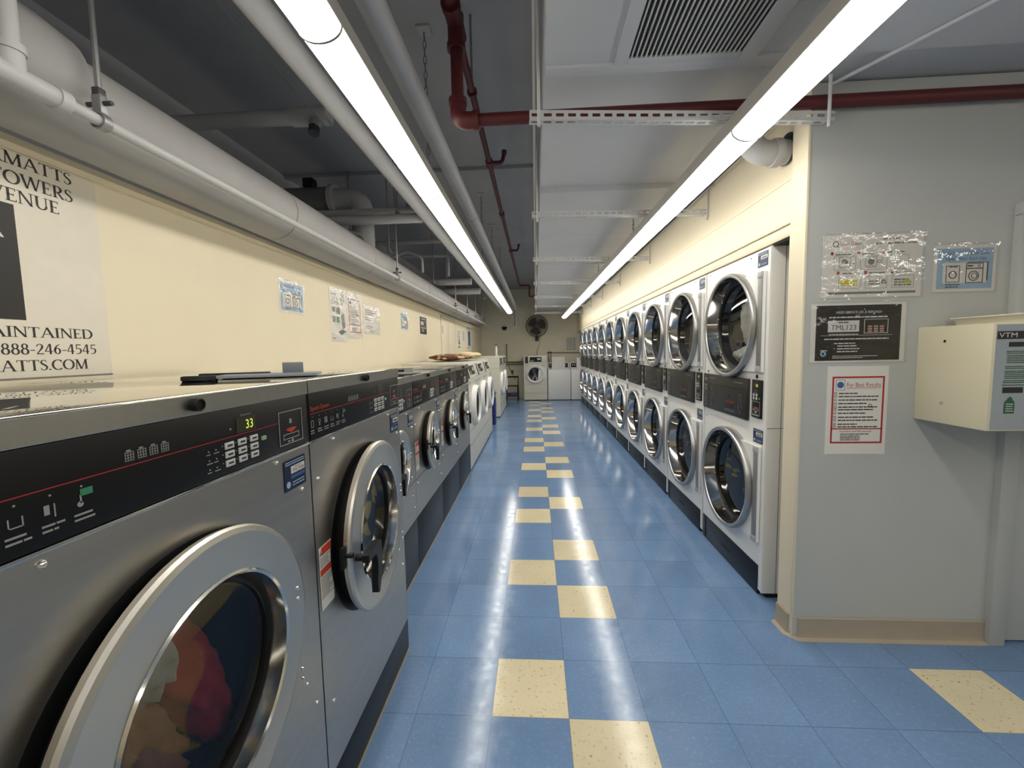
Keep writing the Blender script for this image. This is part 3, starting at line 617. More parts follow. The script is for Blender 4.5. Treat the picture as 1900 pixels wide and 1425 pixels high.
    MB().text('Speed Queen', x, -.055, .065, 1.076, 1.096).build('lettering', M['ink_orange'], p)
    p = MB(); p.box(0, .010, .262, .366, 1.03, 1.25, .003); p = p.build('card_panel', M['black'], o)
    x = .0105; rect(MB(), x, .285, .335, 1.205, 1.23).build('display', M['lcd'], p); mb = MB(); mb.text('40', x+.0008, .308, .330, 1.209, 1.226); mb.build('digits', M['glow_green'], p)
    mb = MB()
    for i in range(2):
        for j in range(2): disc(mb, x, .287+i*.03, 1.143+j*.02, .0095, 12)
    for i in range(2):
        for j in range(2): disc(mb, x, .300+i*.018, 1.178+j*.012, .002, 8)
    frame(mb, x, .272, .354, 1.05, 1.125, .0012); frame(mb, x, .285, .34, 1.072, 1.084, .0018); rect(mb, x, .30, .325, 1.06, 1.066); lines(mb, x, .276, .35, 1.047, 1, .01, .004, 3); mb.build('button', M['btn'], p)
    rect(MB(), x, .338, .356, 1.138, 1.150).build('start_button', M['ink_green'], p)
    rect(MB(), x, .295, .338, 1.088, 1.094).build('arrow_mark', M['ink_red'], p)
    mb = MB(); mb.cyl(.0, .004, .011, .30, 1.268, 14); mb.cyl(0, .004, .006, -.36, 1.268, 12); mb.each('lock', M['black_soft'], o)
    mb = MB()
    for (y, z) in ((-.36, 1.955), (.20, 1.955), (-.38, .94), (.36, .94), (-.395, 1.62)): mb.lathe([(.0, .004), (.0025, .003), (.003, .0005)], y, z, 8)
    mb.each('cabinet_screw', M['pipe_dark'], o)
    sticker(o, .001, .276, .377, 1.885, 1.965); sticker(o, .001, .276, .377, .885, .965)
    return o
dry = make_dryer()
DORD = ['nearest the grey pillar, white laundry behind its upper door', 'second from the grey pillar', 'third from the grey pillar', 'fourth from the grey pillar', 'fifth from the grey pillar', 'sixth from the grey pillar', 'seventh from the grey pillar', 'eighth from the grey pillar', 'ninth from the grey pillar', 'second to last, near the back wall', 'last at the far end, beside the top loading washers']
for k in range(11):
    o = dry if k == 0 else dup(dry)
    o.location = (1.275, 2.722+.834*k, 0); o.rotation_euler = (0, 0, PI)
    tag(o, 'white stacked double dryer '+DORD[k], 'dryer', 'stacked dryers along the right wall')
# ================================================================== STAINLESS WASHERS
def make_washer(P):
    W, H, R, cz, kick, cy = P['W'], P['H'], P['R'], P['cz'], P['kick'], P.get('cy', -.015)
    pz0, pz1 = P['p0'], P['p1']; h = W/2-.002; Dp = P['D']
    o = thing('steel_washer', 'x', 'washer')
    mb = MB(); mb.plate_hole(0, -h, h, kick, pz0, cy, cz, R-.02)
    for y in (-h, h): mb.add([(0, y, kick), (-Dp, y, kick), (-Dp, y, H-.01), (0, y, H-.01)], [(0, 1, 2, 3)])
    mb.add([(-Dp, -h, 0), (-Dp, h, 0), (-Dp, h, H-.01), (-Dp, -h, H-.01)], [(0, 1, 2, 3)])
    mb.build('body', M['steel'], o, ang=0, flip=False)
    if P.get('seam'): MB().box(-.001, .0012, -h, h, P['seam'], P['seam']+.003).build('panel_seam', M['pipe_dark'], o)
    MB().box(-Dp+.01, .002, -h, h, .006, kick, .003).build('kick_plate', M['navy_kick'], o)
    MB().box(-Dp, .006, -h, h, 0, .008).build('base_strip', M['base'], o)
    MB().box(-Dp, .004, -h-.0015, h+.0015, H-.042, H, .004).build('lid', M['steel_top'], o)
    mb = MB(); mb.box(.004, .0055, -h, h, H-.040, H-.004); mb.build('front_trim', M['steel_trim'], o)
    mb = MB(); mb.box(-.01, .005, -h, h, pz1-.0, pz1+.006, .0015); mb.box(-.01, .004, -h, h, pz0-.004, pz0+.002, .001); mb.each('panel_edge', M['chrome'], o)
    mb = MB(); mb.lathe([(.004, .0125), (.018, .0125), (.02, .011), (.02, .009), (.017, .008), (.017, .0005)], 0, H-.021, 20); mb.build('lid_lock', M['black_soft'], o)
    # control panel
    p = MB(); p.box(-.02, .0025, -h+.003, h-.003, pz0+.003, pz1-.001, .002); p = p.build('control_panel', M['black'], o)
    x = .003; u = (pz1-pz0)/.139; q = lambda z: pz0+(z-1.197)*u; ys = W/.757; pl_, pr_ = P.get('pl', 0), P.get('pr', 0)
    zl = q(1.275)
    mb = MB(); rect(mb, x, -h+.004, .243*ys+pr_, zl, zl+.0014); rect(mb, x, .351*ys+pr_, h-.004, zl-.0004, zl+.001)
    mb.build('red_line', M['ink_red'], p)
    mb = MB(); mb.text('Speed Queen', x, -.368*ys+pl_, -.262*ys+pl_, q(1.281), q(1.297)); mb.prism([(.272*ys+pr_, q(1.253)), (.322*ys+pr_, q(1.253)), (.297*ys+pr_, q(1.244))], x, x+.0006); rect(mb, x, .280*ys+pr_, .314*ys+pr_, q(1.2535), q(1.2565)); mb.build('lettering', M['ink_orange'], p)
    mb = MB(); s = ys
    for k in range(4):                                        # laundry basket symbols
        y = (-.132+k*.0205)*s; z = q(1.283)
        for j in range(4): rect(mb, x, y+j*.0044+.0004, y+j*.0044+.0015, z, z+.014*u)
        for j in range(4): rect(mb, x, y, y+.015, z+j*.0045*u, z+j*.0045*u+.001)
        rect(mb, x, y+.003, y+.010, z+.0155*u, z+.018*u)
    frame(mb, x, .247*s+pr_, .347*s+pr_, q(1.215), q(1.302), .0022); frame(mb, x+.0002, .262*s+pr_, .330*s+pr_, q(1.228), q(1.242), .002); rect(mb, x, .290*s+pr_, .3*s+pr_, q(1.268), q(1.28)); disc(mb, x, .300*s+pr_, q(1.222), .005, 12); rect(mb, x, .28*s+pr_, .29*s+pr_, q(1.220), q(1.224))
    mb.text('Quantum', x, .119*s+pr_, .152*s+pr_, q(1.3135), q(1.3195))
    disc(mb, x, .088*s+pr_, q(1.292), .0025, 8)
    for k in range(6):                                        # cycle symbols
        y = (-.368+k*.037)*s+pl_; z = q(1.238); disc(mb, x, y+.008, z+.028*u, .0015, 8); lines(mb, x, y-.004, y+.022, z-.010*u, 2, .007*u, .0028*u, k)
        if k == 0: frame(mb, x, y, y+.013, z-.002, z+.018*u, .0015)
        elif k == 1: ring(mb, x, y+.008, z+.012*u, .006, .0015, 14); rect(mb, x, y+.006, y+.01, z-.002, z+.006)
        elif k == 2:
            for j in range(3): rect(mb, x, y+j*.006, y+j*.006+.003, z, z+.018*u)
        elif k == 3: rect(mb, x, y, y+.015, z, z+.0015); rect(mb, x, y, y+.0015, z, z+.013*u); rect(mb, x, y+.014, y+.0155, z, z+.013*u)
        elif k == 4: rect(mb, x, y, y+.006, z+.003, z+.016*u); rect(mb, x, y+.011, y+.0125, z-.002, z+.016*u)
        else: disc(mb, x, y+.005, z+.003, .004, 10); rect(mb, x, y+.005, y+.007, z+.004, z+.016)
    for i in range(2):
        for j in range(3): z = q(1.258-j*.018); y = (.022+i*.018)*s+pr_; disc(mb, x, y+.006, z, .0017, 8); lines(mb, x, y, y+.014, z-.005*u, 1, .01, .002*u, i+j)
    for i in range(3):
        for j in range(3): disc(mb, x, (.063+i*.037)*s+pr_, q(1.261-j*.018), .0014, 8)
    rect(mb, x, .38*s-.02, .38*s-.008, q(1.2), q(1.202))
    mb.build('panel_print', M['print'], p)
    mb = MB()
    for i in range(3):
        for j in range(3): y = (.069+i*.037)*s+pr_; z = q(1.252-j*.0185); mb.box(x-.001, x+.002, y, y+.025*s, z, z+.014*u, .001)
    bt = mb.build('button', M['btn'], p); mb = MB()
    for i in range(3):
        for j in range(3): y = (.069+i*.037)*s+pr_; z = q(1.252-j*.0185); rect(mb, x+.002, y+.006, y+.020*s, z+.005*u, z+.009*u, .0003)
    mb.build('button_mark', M['ink'], bt)
    mb = MB(); mb.box(x-.001, x+.002, .180*s+pr_, .197*s+pr_, q(1.247), q(1.257), .003); mb.build('start_button', M['btn_green'], p)
    rect(MB(), x, (-.368+.185)*s+.006+pl_, (-.368+.185)*s+.022+pl_, q(1.252), q(1.262)).build('green_mark', M['ink_green'], p)
    dsp = rect(MB(), x, .105*s+pr_, .165*s+pr_, q(1.279), q(1.311)).build('display', M['lcd'], p)
    if P.get('digits'): MB().text('33', x+.0012, .133*s+pr_, .155*s+pr_, q(1.285), q(1.305)).build('digits', M['glow_green'], dsp)
    # opening, gasket and drum
    gk, hx = P.get('g', 1.0), P.get('hx', .004)
    mb = MB(); mb.lathe([(0, R*gk-.002), (.003, R*gk-.004), (hx, R-.014), (hx, R-.03), (-.03, R-.04), (-.05, R-.06)], cy, cz, 64); mb.build('door_gasket', M['black_soft'], o)
    mb = MB(); mb.lathe([(-.05, R-.06), (-.07, R+.03), (-.55, R+.03), (-.55, .001)], cy, cz, 48); mb.build('drum', M['drum'], o)
    # door, hinged on the right
    hy = cy+R-.01; th = math.radians(P.get('ajar', 0))
    dr = MB(); dr.lathe([(.010, R-.03), (.003, R-.012), (.005, R-.003), (.018, R), (.025, R-.004), (.029, R-.014), (.027, R-.020), (.029, R*.725), (.027, R*.71)], cy-hy, 0, 72)
    dr = dr.build('door', M['door_steel'], o, (hx, hy, cz), (0, 0, th))
    rc = cy-hy
    mb = MB(); mb.lathe([(.028, R*.715), (.032, R*.70), (.028, R*.685), (-.005, R*.67), (-.02, R*.665)], rc, 0, 64); mb.build('inner_rim', M['chrome'], dr)
    mb = MB(); mb.lathe([(-.018, R*.67), (-.008, R*.625), (-.04, R*.61)], rc, 0, 64); mb.build('seal', M['black_soft'], dr)
    mb = MB(); mb.lathe([(-.012, R*.65), (-.018, R*.60), (-.026, R*.35), (-.03, .001)], rc, 0, 64); mb.build('door_glass', M['glass_clear'], dr)
    mb = MB()
    for z in (.20*R, -.20*R*1.4+.02*R, -.60*R+.0):
        pass
    for z in (.045, .02, -.155, -.18): mb.lathe([(.028, .006), (.032, .005), (.034, .0005)], rc+R*.86, z*R/.28, 12)
    mb.each('hinge_bolt', M['chrome'], dr)
    mb = MB(); mb.lathe([(.008, R-.02), (.004, R-.026), (-.03, R-.03), (-.055, R-.04)], rc, 0, 64); mb.build('door_boot', M['black_soft'], dr)
    # lever handle at the left edge
    L = R/.28; yl = rc-R*.90; pts = [(-.012, .013), (.085, .018), (.105, .010), (.108, -.03), (.100, -.10), (.085, -.150), (.072, -.178), (.058, -.172), (.056, -.13), (.066, -.085), (.064, -.04), (.052, -.016), (-.012, -.013)]
    mb = MB(); mb.prism([(yl+.012+a*L*.95, b*L*.82-.012) for a, b in pts], .052, .074); hd = mb.build('door_handle', M['black_soft'], dr)
    mb = MB(); mb.cyl(.024, .06, .012, yl+.014, -.012, 14); mb.build('handle_pivot', M['black_soft'], hd)
    mb = MB(); mb.cyl(-.005, .035, .008, rc-R*.985, .015, 12); mb.box(-.002, .012, rc-R-.010, rc-R+.010, -.025, .045, .004); mb.build('latch', M['black_soft'], dr)
    mb = MB()
    for (y, z) in ((-.347, pz0-.115), (-.247, pz0-.018), (-.33, .22+kick), (.23, pz0-.018), (.33, pz0-.117), (.30, cz-.27), (.34, cz-.36)): mb.lathe([(0, .0065), (.003, .006), (.006, .003), (.0065, .0005)], y*ys, z, 12)
    mb.each('screw', M['chrome'], o)
    sticker(o, .0012, .258*ys, .352*ys, pz0-.104, pz0-.024, P.get('code'))
    y0 = -.366*ys
    wz = cz+.042*R/.3
    w = rect(MB(), .0012, y0, y0+.074*ys, wz-.167, wz+.025).build('warning_label', M['ink_white'], o)
    mb = MB(); rect(mb, .0019, y0+.014, y0+.072*ys, wz-.002, wz+.022); rect(mb, .0019, y0+.003, y0+.072*ys, wz-.062, wz-.042); mb.each('red_band', M['ink_orange'], w)
    mb = MB(); lines(mb, .0019, y0+.004, y0+.070*ys, wz-.008, 5, .0062, .0022, 3); lines(mb, .0019, y0+.004, y0+.070*ys, wz-.068, 11, .0062, .0022, 5); mb.prism([(y0+.003, wz), (y0+.013, wz), (y0+.008, wz+.018)], .0019, .0024); mb.build('lettering', M['ink_grey'], w)
    return o
def tray(loc, rz, label, s=1, tab=True):
    o = thing('flat_tray', label, 'tray', loc, rz, 'flat trays on the washers')
    MB().box(-.10*s, .17*s, -.07*s, .07*s, .004, .012, .003).build('plate', M['lid_grey'], o)
    mb = MB(); mb.box(-.175*s, -.09*s, -.072*s, -.045*s, .0, .014, .004); mb.box(-.17*s, .02, .045*s, .073*s, .002, .016, .003); mb.each('handle', M['black_soft'], o)
    if tab: MB().box(.06*s, .12*s, .03*s, .035*s, .010, .045, .002).build('upright_tab', M['lid_grey'], o)
BIG = dict(W=.757, H=1.375, R=.302, cz=.810, kick=.155, p0=1.197, p1=1.334, D=.99, digits=True, code='TML3948')
w1 = make_washer(dict(BIG, pl=-.02, cy=-.03, ajar=2.5)); w1.location = (-.64, .716, 0); tag(w1, 'large stainless front washer nearest the camera, red laundry inside, display reading 33', 'washer', 'large stainless washers')
w2 = make_washer(dict(BIG, digits=False, code=None, ajar=3.2, pr=.018, cy=-.004)); w2.location = (-.64, 1.475, 0); tag(w2, 'large stainless front washer with door ajar, second from the camera', 'washer', 'large stainless washers')
SM = dict(W=.734, H=1.30, R=.210, cz=.797, kick=.352, p0=1.085, p1=1.258, D=.84, seam=.605, ajar=4.0, g=1.05, cy=.0)
w3 = make_washer(dict(SM, ajar=3)); w3.location = (-.80, 2.222, 0); tag(w3, 'smaller stainless washer tucked beside the second large washer, first of four', 'washer', 'smaller stainless washers')
for i, lab in enumerate(('smaller stainless washer with white warning label, second of four', 'smaller stainless washer, third of four along the left wall', 'smaller stainless washer last of four, beside the white washers')):
    w = make_washer(SM) if i == 0 else dup(wsm); wsm = w if i == 0 else wsm
    w.location = (-.80, 2.957+.735*i, 0); tag(w, lab, 'washer', 'smaller stainless washers')
tray((-.85, 1.205, 1.375), math.radians(23), 'flat blue grey tray with black handle and upright tab on the large washers')
tray((-1.0, 2.62, 1.30), math.radians(40), 'flat grey tray with black handle on the first smaller washer', 1.3, False)
tray((-1.0, 3.30, 1.30), math.radians(40), 'flat grey tray with black handle farther along the smaller washers', 1.3, False)
# ================================================================== WHITE WASHERS
def make_white(P):
    W, H, Dp = P['W'], P['H'], P['D']; h = W/2-.003; cz, R, cy = P['cz'], P['R'], P.get('cy', 0); sl = P.get('slope', 0); pz = P['pz']
    o = thing('white_washer', 'x', 'washer'); mb = MB(); m = M['white_warm']
    mb.plate_hole(0, -h, h, .02, pz, cy, cz, R-.03)
    side = [(0, .02), (0, pz), (-sl, H), (-Dp, H), (-Dp, .02)]
    for y in (-h, h): mb.add([(a, y, b) for a, b in side], [tuple(range(5))])
    mb.add([(0, -h, pz), (0, h, pz), (-sl, h, H), (-sl, -h, H)], [(0, 1, 2, 3)]); mb.add([(-sl, -h, H), (-sl, h, H), (-Dp, h, H), (-Dp, -h, H)], [(0, 1, 2, 3)]); mb.add([(-Dp, -h, .02), (-Dp, h, .02), (-Dp, h, H), (-Dp, -h, H)], [(0, 1, 2, 3)])
    mb.build('cabinet', m, o, ang=0, flip=False)
    mb = MB(); mb.box(-.004, .0015, -h, h, P['seam'], P['seam']+.006); mb.box(-.004, .001, -h, h, cz-R-.06, cz-R-.057); mb.build('panel_seam', M['ink_grey'], o)
    MB().box(-Dp+.02, -.01, -h+.01, h-.01, 0, .021).build('plinth', M['dark_in'], o)
    if P.get('seam2'): MB().box(-Dp+.02, .0012, h-.001, h+.0012, P['seam2'], P['seam2']+.004).build('side_seam', M['ink_grey'], o); MB().box(-Dp+.02, .0, -h-.0012, -h+.001, P['seam2'], P['seam2']+.004).build('side_seam', M['ink_grey'], o)
    th = math.atan2(sl, H-pz)
    cp = MB().box(.0, .006, -h+.02, h-.02, .02, (H-pz)-.012, .004).build('control_panel', m, o, (0, 0, pz), (0, -th, 0)); hp = (H-pz)-.03; x = .0065
    ring_y = .27*W
    rect(MB(), x, -h+.04, -h+.04+.13*W, .03, .02+hp*.92).build('coin_slot', M['charcoal'], cp)
    rect(MB(), x, -.24*W, .26*W, .035+hp*.15, .02+hp*.85).build('display', M['black'], cp)
    mb = MB(); lines(mb, x+.0008, -.20*W, -.05*W, .03+hp*.42, 3, .018, .008, 4); rect(mb, x+.0008, .08*W, .22*W, .03+hp*.42, .03+hp*.66); mb.build('display_print', M['btn'], cp)
    frame(MB(), x, .30*W, h-.04, .03, .02+hp*.92, .004).build('card_slot', M['grey_strip'], cp)
    mb = MB(); rect(mb, .001, -.44*W, -.32*W, pz-.05, pz-.01); rect(mb, .001, .02*W, .18*W, pz-.045, pz-.015); rect(mb, .001, .24*W, .44*W, pz-.055, pz-.012); mb.each('sticker', M['ink_white'], o)
    mb = MB(); lines(mb, .0017, -.43*W, -.33*W, pz-.015, 3, .010, .004, 8); lines(mb, .0017, .25*W, .42*W, pz-.02, 3, .010, .004, 9); mb.build('sticker_print', M['ink_grey'], o)
    mb = MB(); mb.lathe([(0, R-.02), (-.06, R-.04), (-.07, R), (-.45, R), (-.45, .001)], cy, cz, 40); mb.build('drum', M['drum'], o)
    b = P.get('bulge', 1); d = MB(); d.lathe([(0, R+.022), (.02*b, R+.025), (.045*b, R+.018), (.055*b, R+.002), (.052*b, R-.02), (.03*b, R-.045)], cy, cz, 56)
    if P.get('wing'):
        d.prism([(cy+.12, cz+R+.02), (h-.02, cz+R*.55), (h-.012, cz-R*.35), (cy+.06, cz-R-.03)], .001, .028)
    d = d.build('door', M['white'], o)
    mb = MB(); mb.lathe([(.030*b, R-.048), (.026*b, R-.058), (-.01, R-.062)], cy, cz, 48); mb.build('door_rim', M['pipe_dark'], d)
    mb = MB(); mb.lathe([(.0, R-.05), (-.02, R*.5), (-.03, .001)], cy, cz, 48); mb.build('door_glass', M['glass_dark'], d)
    mb = MB(); mb.box(.03*b, .052*b, cy-R+.012, cy-R+.034, cz-.04, cz+.04, .005); mb.build('door_pull', M['charcoal'], d)
    return o
WA = dict(W=.83, H=1.312, D=.80, pz=1.09, slope=.06, cz=.765, R=.232, seam=.30, seam2=0, bulge=1.15)
for i, lab in enumerate(('white front washer next to the stainless washers', 'middle white front washer of the three on the left', 'white front washer beside the blue bin')):
    o = make_white(WA) if i == 0 else dup(wa); wa = o if i == 0 else wa
    o.location = (-.80, 5.215+.832*i, 0); tag(o, lab, 'washer', 'three white washers on the left')
WB = dict(W=.925, H=1.335, D=.80, pz=1.075, slope=.0, cz=.72, R=.24, seam=.25, seam2=1.07, bulge=1.1)
for i, lab in enumerate(('tall white washer behind the blue bin', 'tall white washer at the end of the left row')):
    o = make_white(WB) if i == 0 else dup(wb); wb = o if i == 0 else wb
    o.location = (-.785, 9.275+.93*i, 0); tag(o, lab, 'washer', 'two white washers at the far left')
WC = dict(W=.68, H=1.305, D=.72, pz=1.05, slope=.0, cz=.765, R=.238, seam=.21, cy=-.01, wing=True)
o = make_white(WC); o.location = (-.005, 11.82, 0); o.rotation_euler = (0, 0, -PI/2); tag(o, 'white front load washer facing the camera below the wall fan', 'washer')
def make_toploader():
    o = thing('top_load_washer', 'x', 'washer'); W = .65; h = W/2
    MB().box(-.68, 0, -h, h, .015, .895, .008).build('cabinet', M['white'], o)
    MB().box(-.68, .004, -h, h, .872, .898, .006).build('lid', M['white'], o)
    mb = MB(); mb.prism([(-.50, .897), (-.46, .897), (-.52, 1.075), (-.68, 1.075), (-.68, .897)], -h, h, ax='y'); mb.build('control_riser', M['white'], o)
    mb = MB(); mb.add([(-.462, -.29, .93), (-.462, .29, .93), (-.508, .29, 1.055), (-.508, -.29, 1.055)], [(0, 1, 2, 3)]); mb.build('control_panel', M['black'], o)
    MB().box(-.6, -.02, -h+.02, h-.02, 0, .016).build('plinth', M['dark_in'], o)
    mb = MB()
    for y in (-.24, -.18, .2): mb.lathe([(-.48, .02), (-.455, .018), (-.455, .0005)], y, 1.0, 14)
    mb.each('control_knob', M['btn'], o)
    return o
t1 = make_toploader(); t1.location = (.68, 11.82, 0); t1.rotation_euler = (0, 0, -PI/2); tag(t1, 'white top load washer with plastic wrapped notice leaning on it', 'washer', 'top load washers at the back')
t2 = dup(t1); t2.location = (1.345, 11.80, 0); tag(t2, 'white top load washer in the right back corner, half behind the dryers', 'washer', 'top load washers at the back')
o = thing('coin_box', 'tall white coin box on the right corner washer', 'box', (1.34, 12.10, .899)); MB().box(-.14, .14, -.12, .12, 0, .32, .006).build('case', M['white'], o); MB().box(-.06, .06, -.123, -.12, .25, .27).build('slot', M['ink_grey'], o)
o = thing('wrapped_notice', 'shiny plastic wrapped white notice leaning on the top load washer', 'notice', (.47, 11.86, .899), -PI/2)
MB().box(-.004, 0, 0, .38, 0, .355).build('sheet', M['paper'], o, rot=(0, math.radians(-4), 0))
mb = MB(); vs = [(.006+.006*noise.noise(Vector((i*.5, j*.5, 2))), .38*i/20, .355*j/20) for i in range(21) for j in range(21)]
mb.add(vs, [(i*21+j, (i+1)*21+j, (i+1)*21+j+1, i*21+j+1) for i in range(20) for j in range(20)]).build('plastic_wrap', M['film'], o, rot=(0, math.radians(-4), 0), ang=180)
# ================================================================== THINGS ON AND AROUND THE MACHINES
def blob(name, m, scale, seed, parent=None, loc=(0, 0, 0), amp=.25, freq=2.2, sub=4):
    bm = bmesh.new(); bmesh.ops.create_icosphere(bm, subdivisions=sub, radius=1)
    for v in bm.verts:
        p = v.co*freq+Vector((seed*7.3, seed*3.1, 0)); d = noise.noise(p)*amp+noise.noise(p*2.3)*amp*.5+abs(noise.noise(p*4.1))*amp*.25
        v.co = v.co*(1+d)
    for v in bm.verts: v.co = (v.co.x*scale[0], v.co.y*scale[1], v.co.z*scale[2])
    me = D.meshes.new(name); bm.to_mesh(me); bm.free(); me.shade_smooth(); me.materials.append(M[m]); o = D.objects.new(name, me); C.objects.link(o); o.parent = parent; o.location = loc; return o
b = blob('laundry', 'red_cloth', (.045, .06, .22), 1, loc=(-.735, .745, .80), amp=.4); b.rotation_euler = (math.radians(24), 0, 0); tag(b, 'crumpled red cloth behind the glass of the nearest washer', 'laundry', 'clothes in the nearest washer')
b = blob('laundry', 'brown_cloth', (.05, .06, .17), 2, loc=(-.745, .635, .74), amp=.4); b.rotation_euler = (math.radians(28), 0, 0); tag(b, 'brownish cloth left of the red cloth in the nearest washer', 'laundry', 'clothes in the nearest washer')
b = blob('laundry', 'grey_cloth', (.035, .05, .075), 3, loc=(-.72, .655, .885), amp=.4); tag(b, 'pale grey fleece at upper left in the nearest washer', 'laundry', 'clothes in the nearest washer')
b = blob('laundry', 'dark_cloth', (.07, .14, .16), 5, loc=(-.90, .69, .79), amp=.4); tag(b, 'dark blue cloth behind the other clothes in the nearest washer', 'laundry', 'clothes in the nearest washer')
b = blob('laundry', 'white_cloth', (.07, .11, .17), 6, loc=(1.385, 2.66, 1.59), amp=.35); b.rotation_euler = (math.radians(-20), 0, 0); tag(b, 'white laundry tumbling in the upper drum of the nearest dryer', 'laundry', 'clothes in the nearest dryer')
b = blob('laundry', 'white_cloth', (.08, .13, .06), 8, loc=(1.42, 2.78, 1.385), amp=.3); tag(b, 'white laundry lying at the bottom of the upper drum of the nearest dryer', 'laundry', 'clothes in the nearest dryer')
# blanket on the white washers
M['blanket'] = mat('patterned brown blanket', srgb(128, 92, 66), .95, vary=.2, scale=22, bump=.6, bscale=40)
nt = M['blanket'].node_tree; vo = nt.nodes.new('ShaderNodeTexVoronoi'); vo.inputs['Scale'].default_value = 13
tc = nt.nodes.new('ShaderNodeTexCoord'); nt.links.new(tc.outputs['Object'], vo.inputs['Vector'])
cr = nt.nodes.new('ShaderNodeMix'); cr.data_type = 'RGBA'; cr.inputs['A'].default_value = srgb(214, 196, 160); cr.inputs['B'].default_value = srgb(112, 70, 46)
mr = nt.nodes.new('ShaderNodeMapRange'); mr.inputs[1].default_value = .30; mr.inputs[2].default_value = .42; nt.links.new(vo.outputs['Distance'], mr.inputs[0])
nt.links.new(mr.outputs[0], cr.inputs['Factor']); nt.links.new(cr.outputs['Result'], nt.nodes['Principled BSDF'].inputs['Base Color'])
M['blanket_cream'] = mat('cream blanket lining', srgb(218, 200, 160), .95, vary=.15, scale=12, bump=.6, bscale=40)
o = thing('folded_blanket', 'folded brown patterned blanket with cream side on the white washers', 'blanket', (-1.12, 6.05, 1.325))
blob('blanket_body', 'blanket', (.30, .5, .05), 4, o, (-.12, -.05, .045), .12, 1.6); blob('blanket_fold', 'blanket_cream', (.22, .34, .055), 9, o, (.06, .25, .065), .18, 1.8)
# blue bin
o = thing('waste_bin', 'slim dark blue bin with plastic liner beside the white washers', 'bin', (-.90, 8.05, 0))
mb = MB(); mb.prism([(-.13, -.13), (.09, -.13), (.09, .13), (-.13, .13)], 0, .54, ax='z'); mb.build('bin_body', M['blue_plastic'], o)
b = blob('bin_liner', 'lid_grey', (.115, .135, .09), 12, o, (-.01, 0, .62), .2, 3)
# black cart at the back left
o = thing('laundry_cart', 'black wire laundry cart against the back wall, left of the front load washer', 'cart', (-.70, 12.0, 0))
mb = MB()
for x in (-.17, .17):
    for y in (-.15, .15): mb.tube([(x, y, .06), (x, y, .70 if y > 0 else .45)], .013, 8)
for z in (.12, .42): mb.tube([(-.17, -.15, z), (.17, -.15, z), (.17, .15, z), (-.17, .15, z), (-.17, -.15, z)], .011, 8)
mb.tube([(-.17, .15, .68), (.17, .15, .68)], .025, 8); mb.build('frame', M['black_soft'], o)
mb = MB()
for k in range(7): x = -.15+k*.05; mb.tube([(x, -.15, .42), (x, -.15, .12), (x, .15, .12)], .006, 6)
mb.build('basket_wire', M['rod'], o)
for x in (-.17, .17):
    for y in (-.15, .15): MB().cyl(x-.012, x+.012, .035, y, .036, 12).build('wheel', M['black_soft'], o)
MB().box(-.15, .15, -.13, .14, .13, .22, .01).build('tray', M['blue_plastic'], o)
# back wall
o = thing('wall_fan', 'round black caged fan high on the back wall', 'fan', (.055, 12.58, 2.19), -PI/2)
mb = MB()
for r in (.325, .30, .26, .22, .18, .14, .10):
    x = .22 if r < .31 else .14
    mb.tube([(x+.03*(1-r/.33), r*math.cos(2*PI*i/40), r*math.sin(2*PI*i/40)) for i in range(41)], .0035 if r < .31 else .010, 6, caps=False)
for k in range(44):
    a = 2*PI*k/44; mb.tube([(.25, .07*math.cos(a), .07*math.sin(a)), (.22, .30*math.cos(a), .30*math.sin(a)), (.14, .325*math.cos(a), .325*math.sin(a)), (.06, .25*math.cos(a), .25*math.sin(a)), (.04, .08*math.cos(a), .08*math.sin(a))], .0025, 5, caps=False)
mb.build('cage', M['fan_grey'], o)
for k in range(3):
    mb = MB(); a0 = 2*PI*k/3+.3; vs = []
    for i in range(9):
        t = i/8; a = a0+(t-.5)*1.5
        for r in (.05, .27-.04*abs(t-.5)): vs.append((.15+.05*(t-.5), r*math.cos(a), r*math.sin(a)))
    vs += [(x-.004, y, z) for x, y, z in vs[:18]]
    mb.add(vs, [(2*i, 2*i+1, 2*i+3, 2*i+2) for i in range(8)]+[(18+2*i, 18+2*i+2, 18+2*i+3, 18+2*i+1) for i in range(8)]+[(2*i+1, 2*i+19, 2*i+21, 2*i+3) for i in range(8)]); mb.build('blade', M['fan_grey'], o)
MB().cyl(.02, .27, .065, 0, 0, 24).build('motor', M['charcoal'], o)
mb = MB(); mb.box(0, .05, -.05, .05, -.45, -.30, .006); mb.tube([(.02, 0, -.36), (.08, 0, -.20), (.08, 0, 0)], .016, 8); mb.build('bracket', M['pipe_dark'], o)
MB().tube([(.08, .08, -.3), (.05, .09, -.45), (.03, .06, -.60), (.02, .0, -.75), (.02, -.01, -.95)], .005, 6).build('cord', M['pipe_grey'], o)
def pipe_b(label, pts, r, m='pipe_beige'): return tag(MB().tube(pts, r, 10, bend=.03).build('wall_pipe', M[m]), label, 'pipe', 'pipes on the back wall')
pipe_b('upper of two grey pipes low on the back wall left of the washer', [(-1.0, 12.56, 1.11), (-.30, 12.56, 1.11)], .022)
pipe_b('lower of two grey pipes low on the back wall left of the washer', [(-1.0, 12.56, 1.04), (1.3, 12.56, 1.04)], .018)
pipe_b('thin grey pipe across the back wall above the top load washers', [(.36, 12.57, 1.375), (1.6, 12.57, 1.365)], .013)
pipe_b('upright grey pipe on the back wall above the far left washer', [(-.88, 12.56, 1.1), (-.88, 12.56, 1.66)], .016)
pipe_b('thin pipe sloping down to the upright pipe on the back wall', [(-.86, 12.57, 1.05), (-.62, 12.57, .55)], .008)
o = thing('water_hose', 'pair of dark hoses hanging beside the front load washer', 'hose', (.42, 12.56, 1.05))
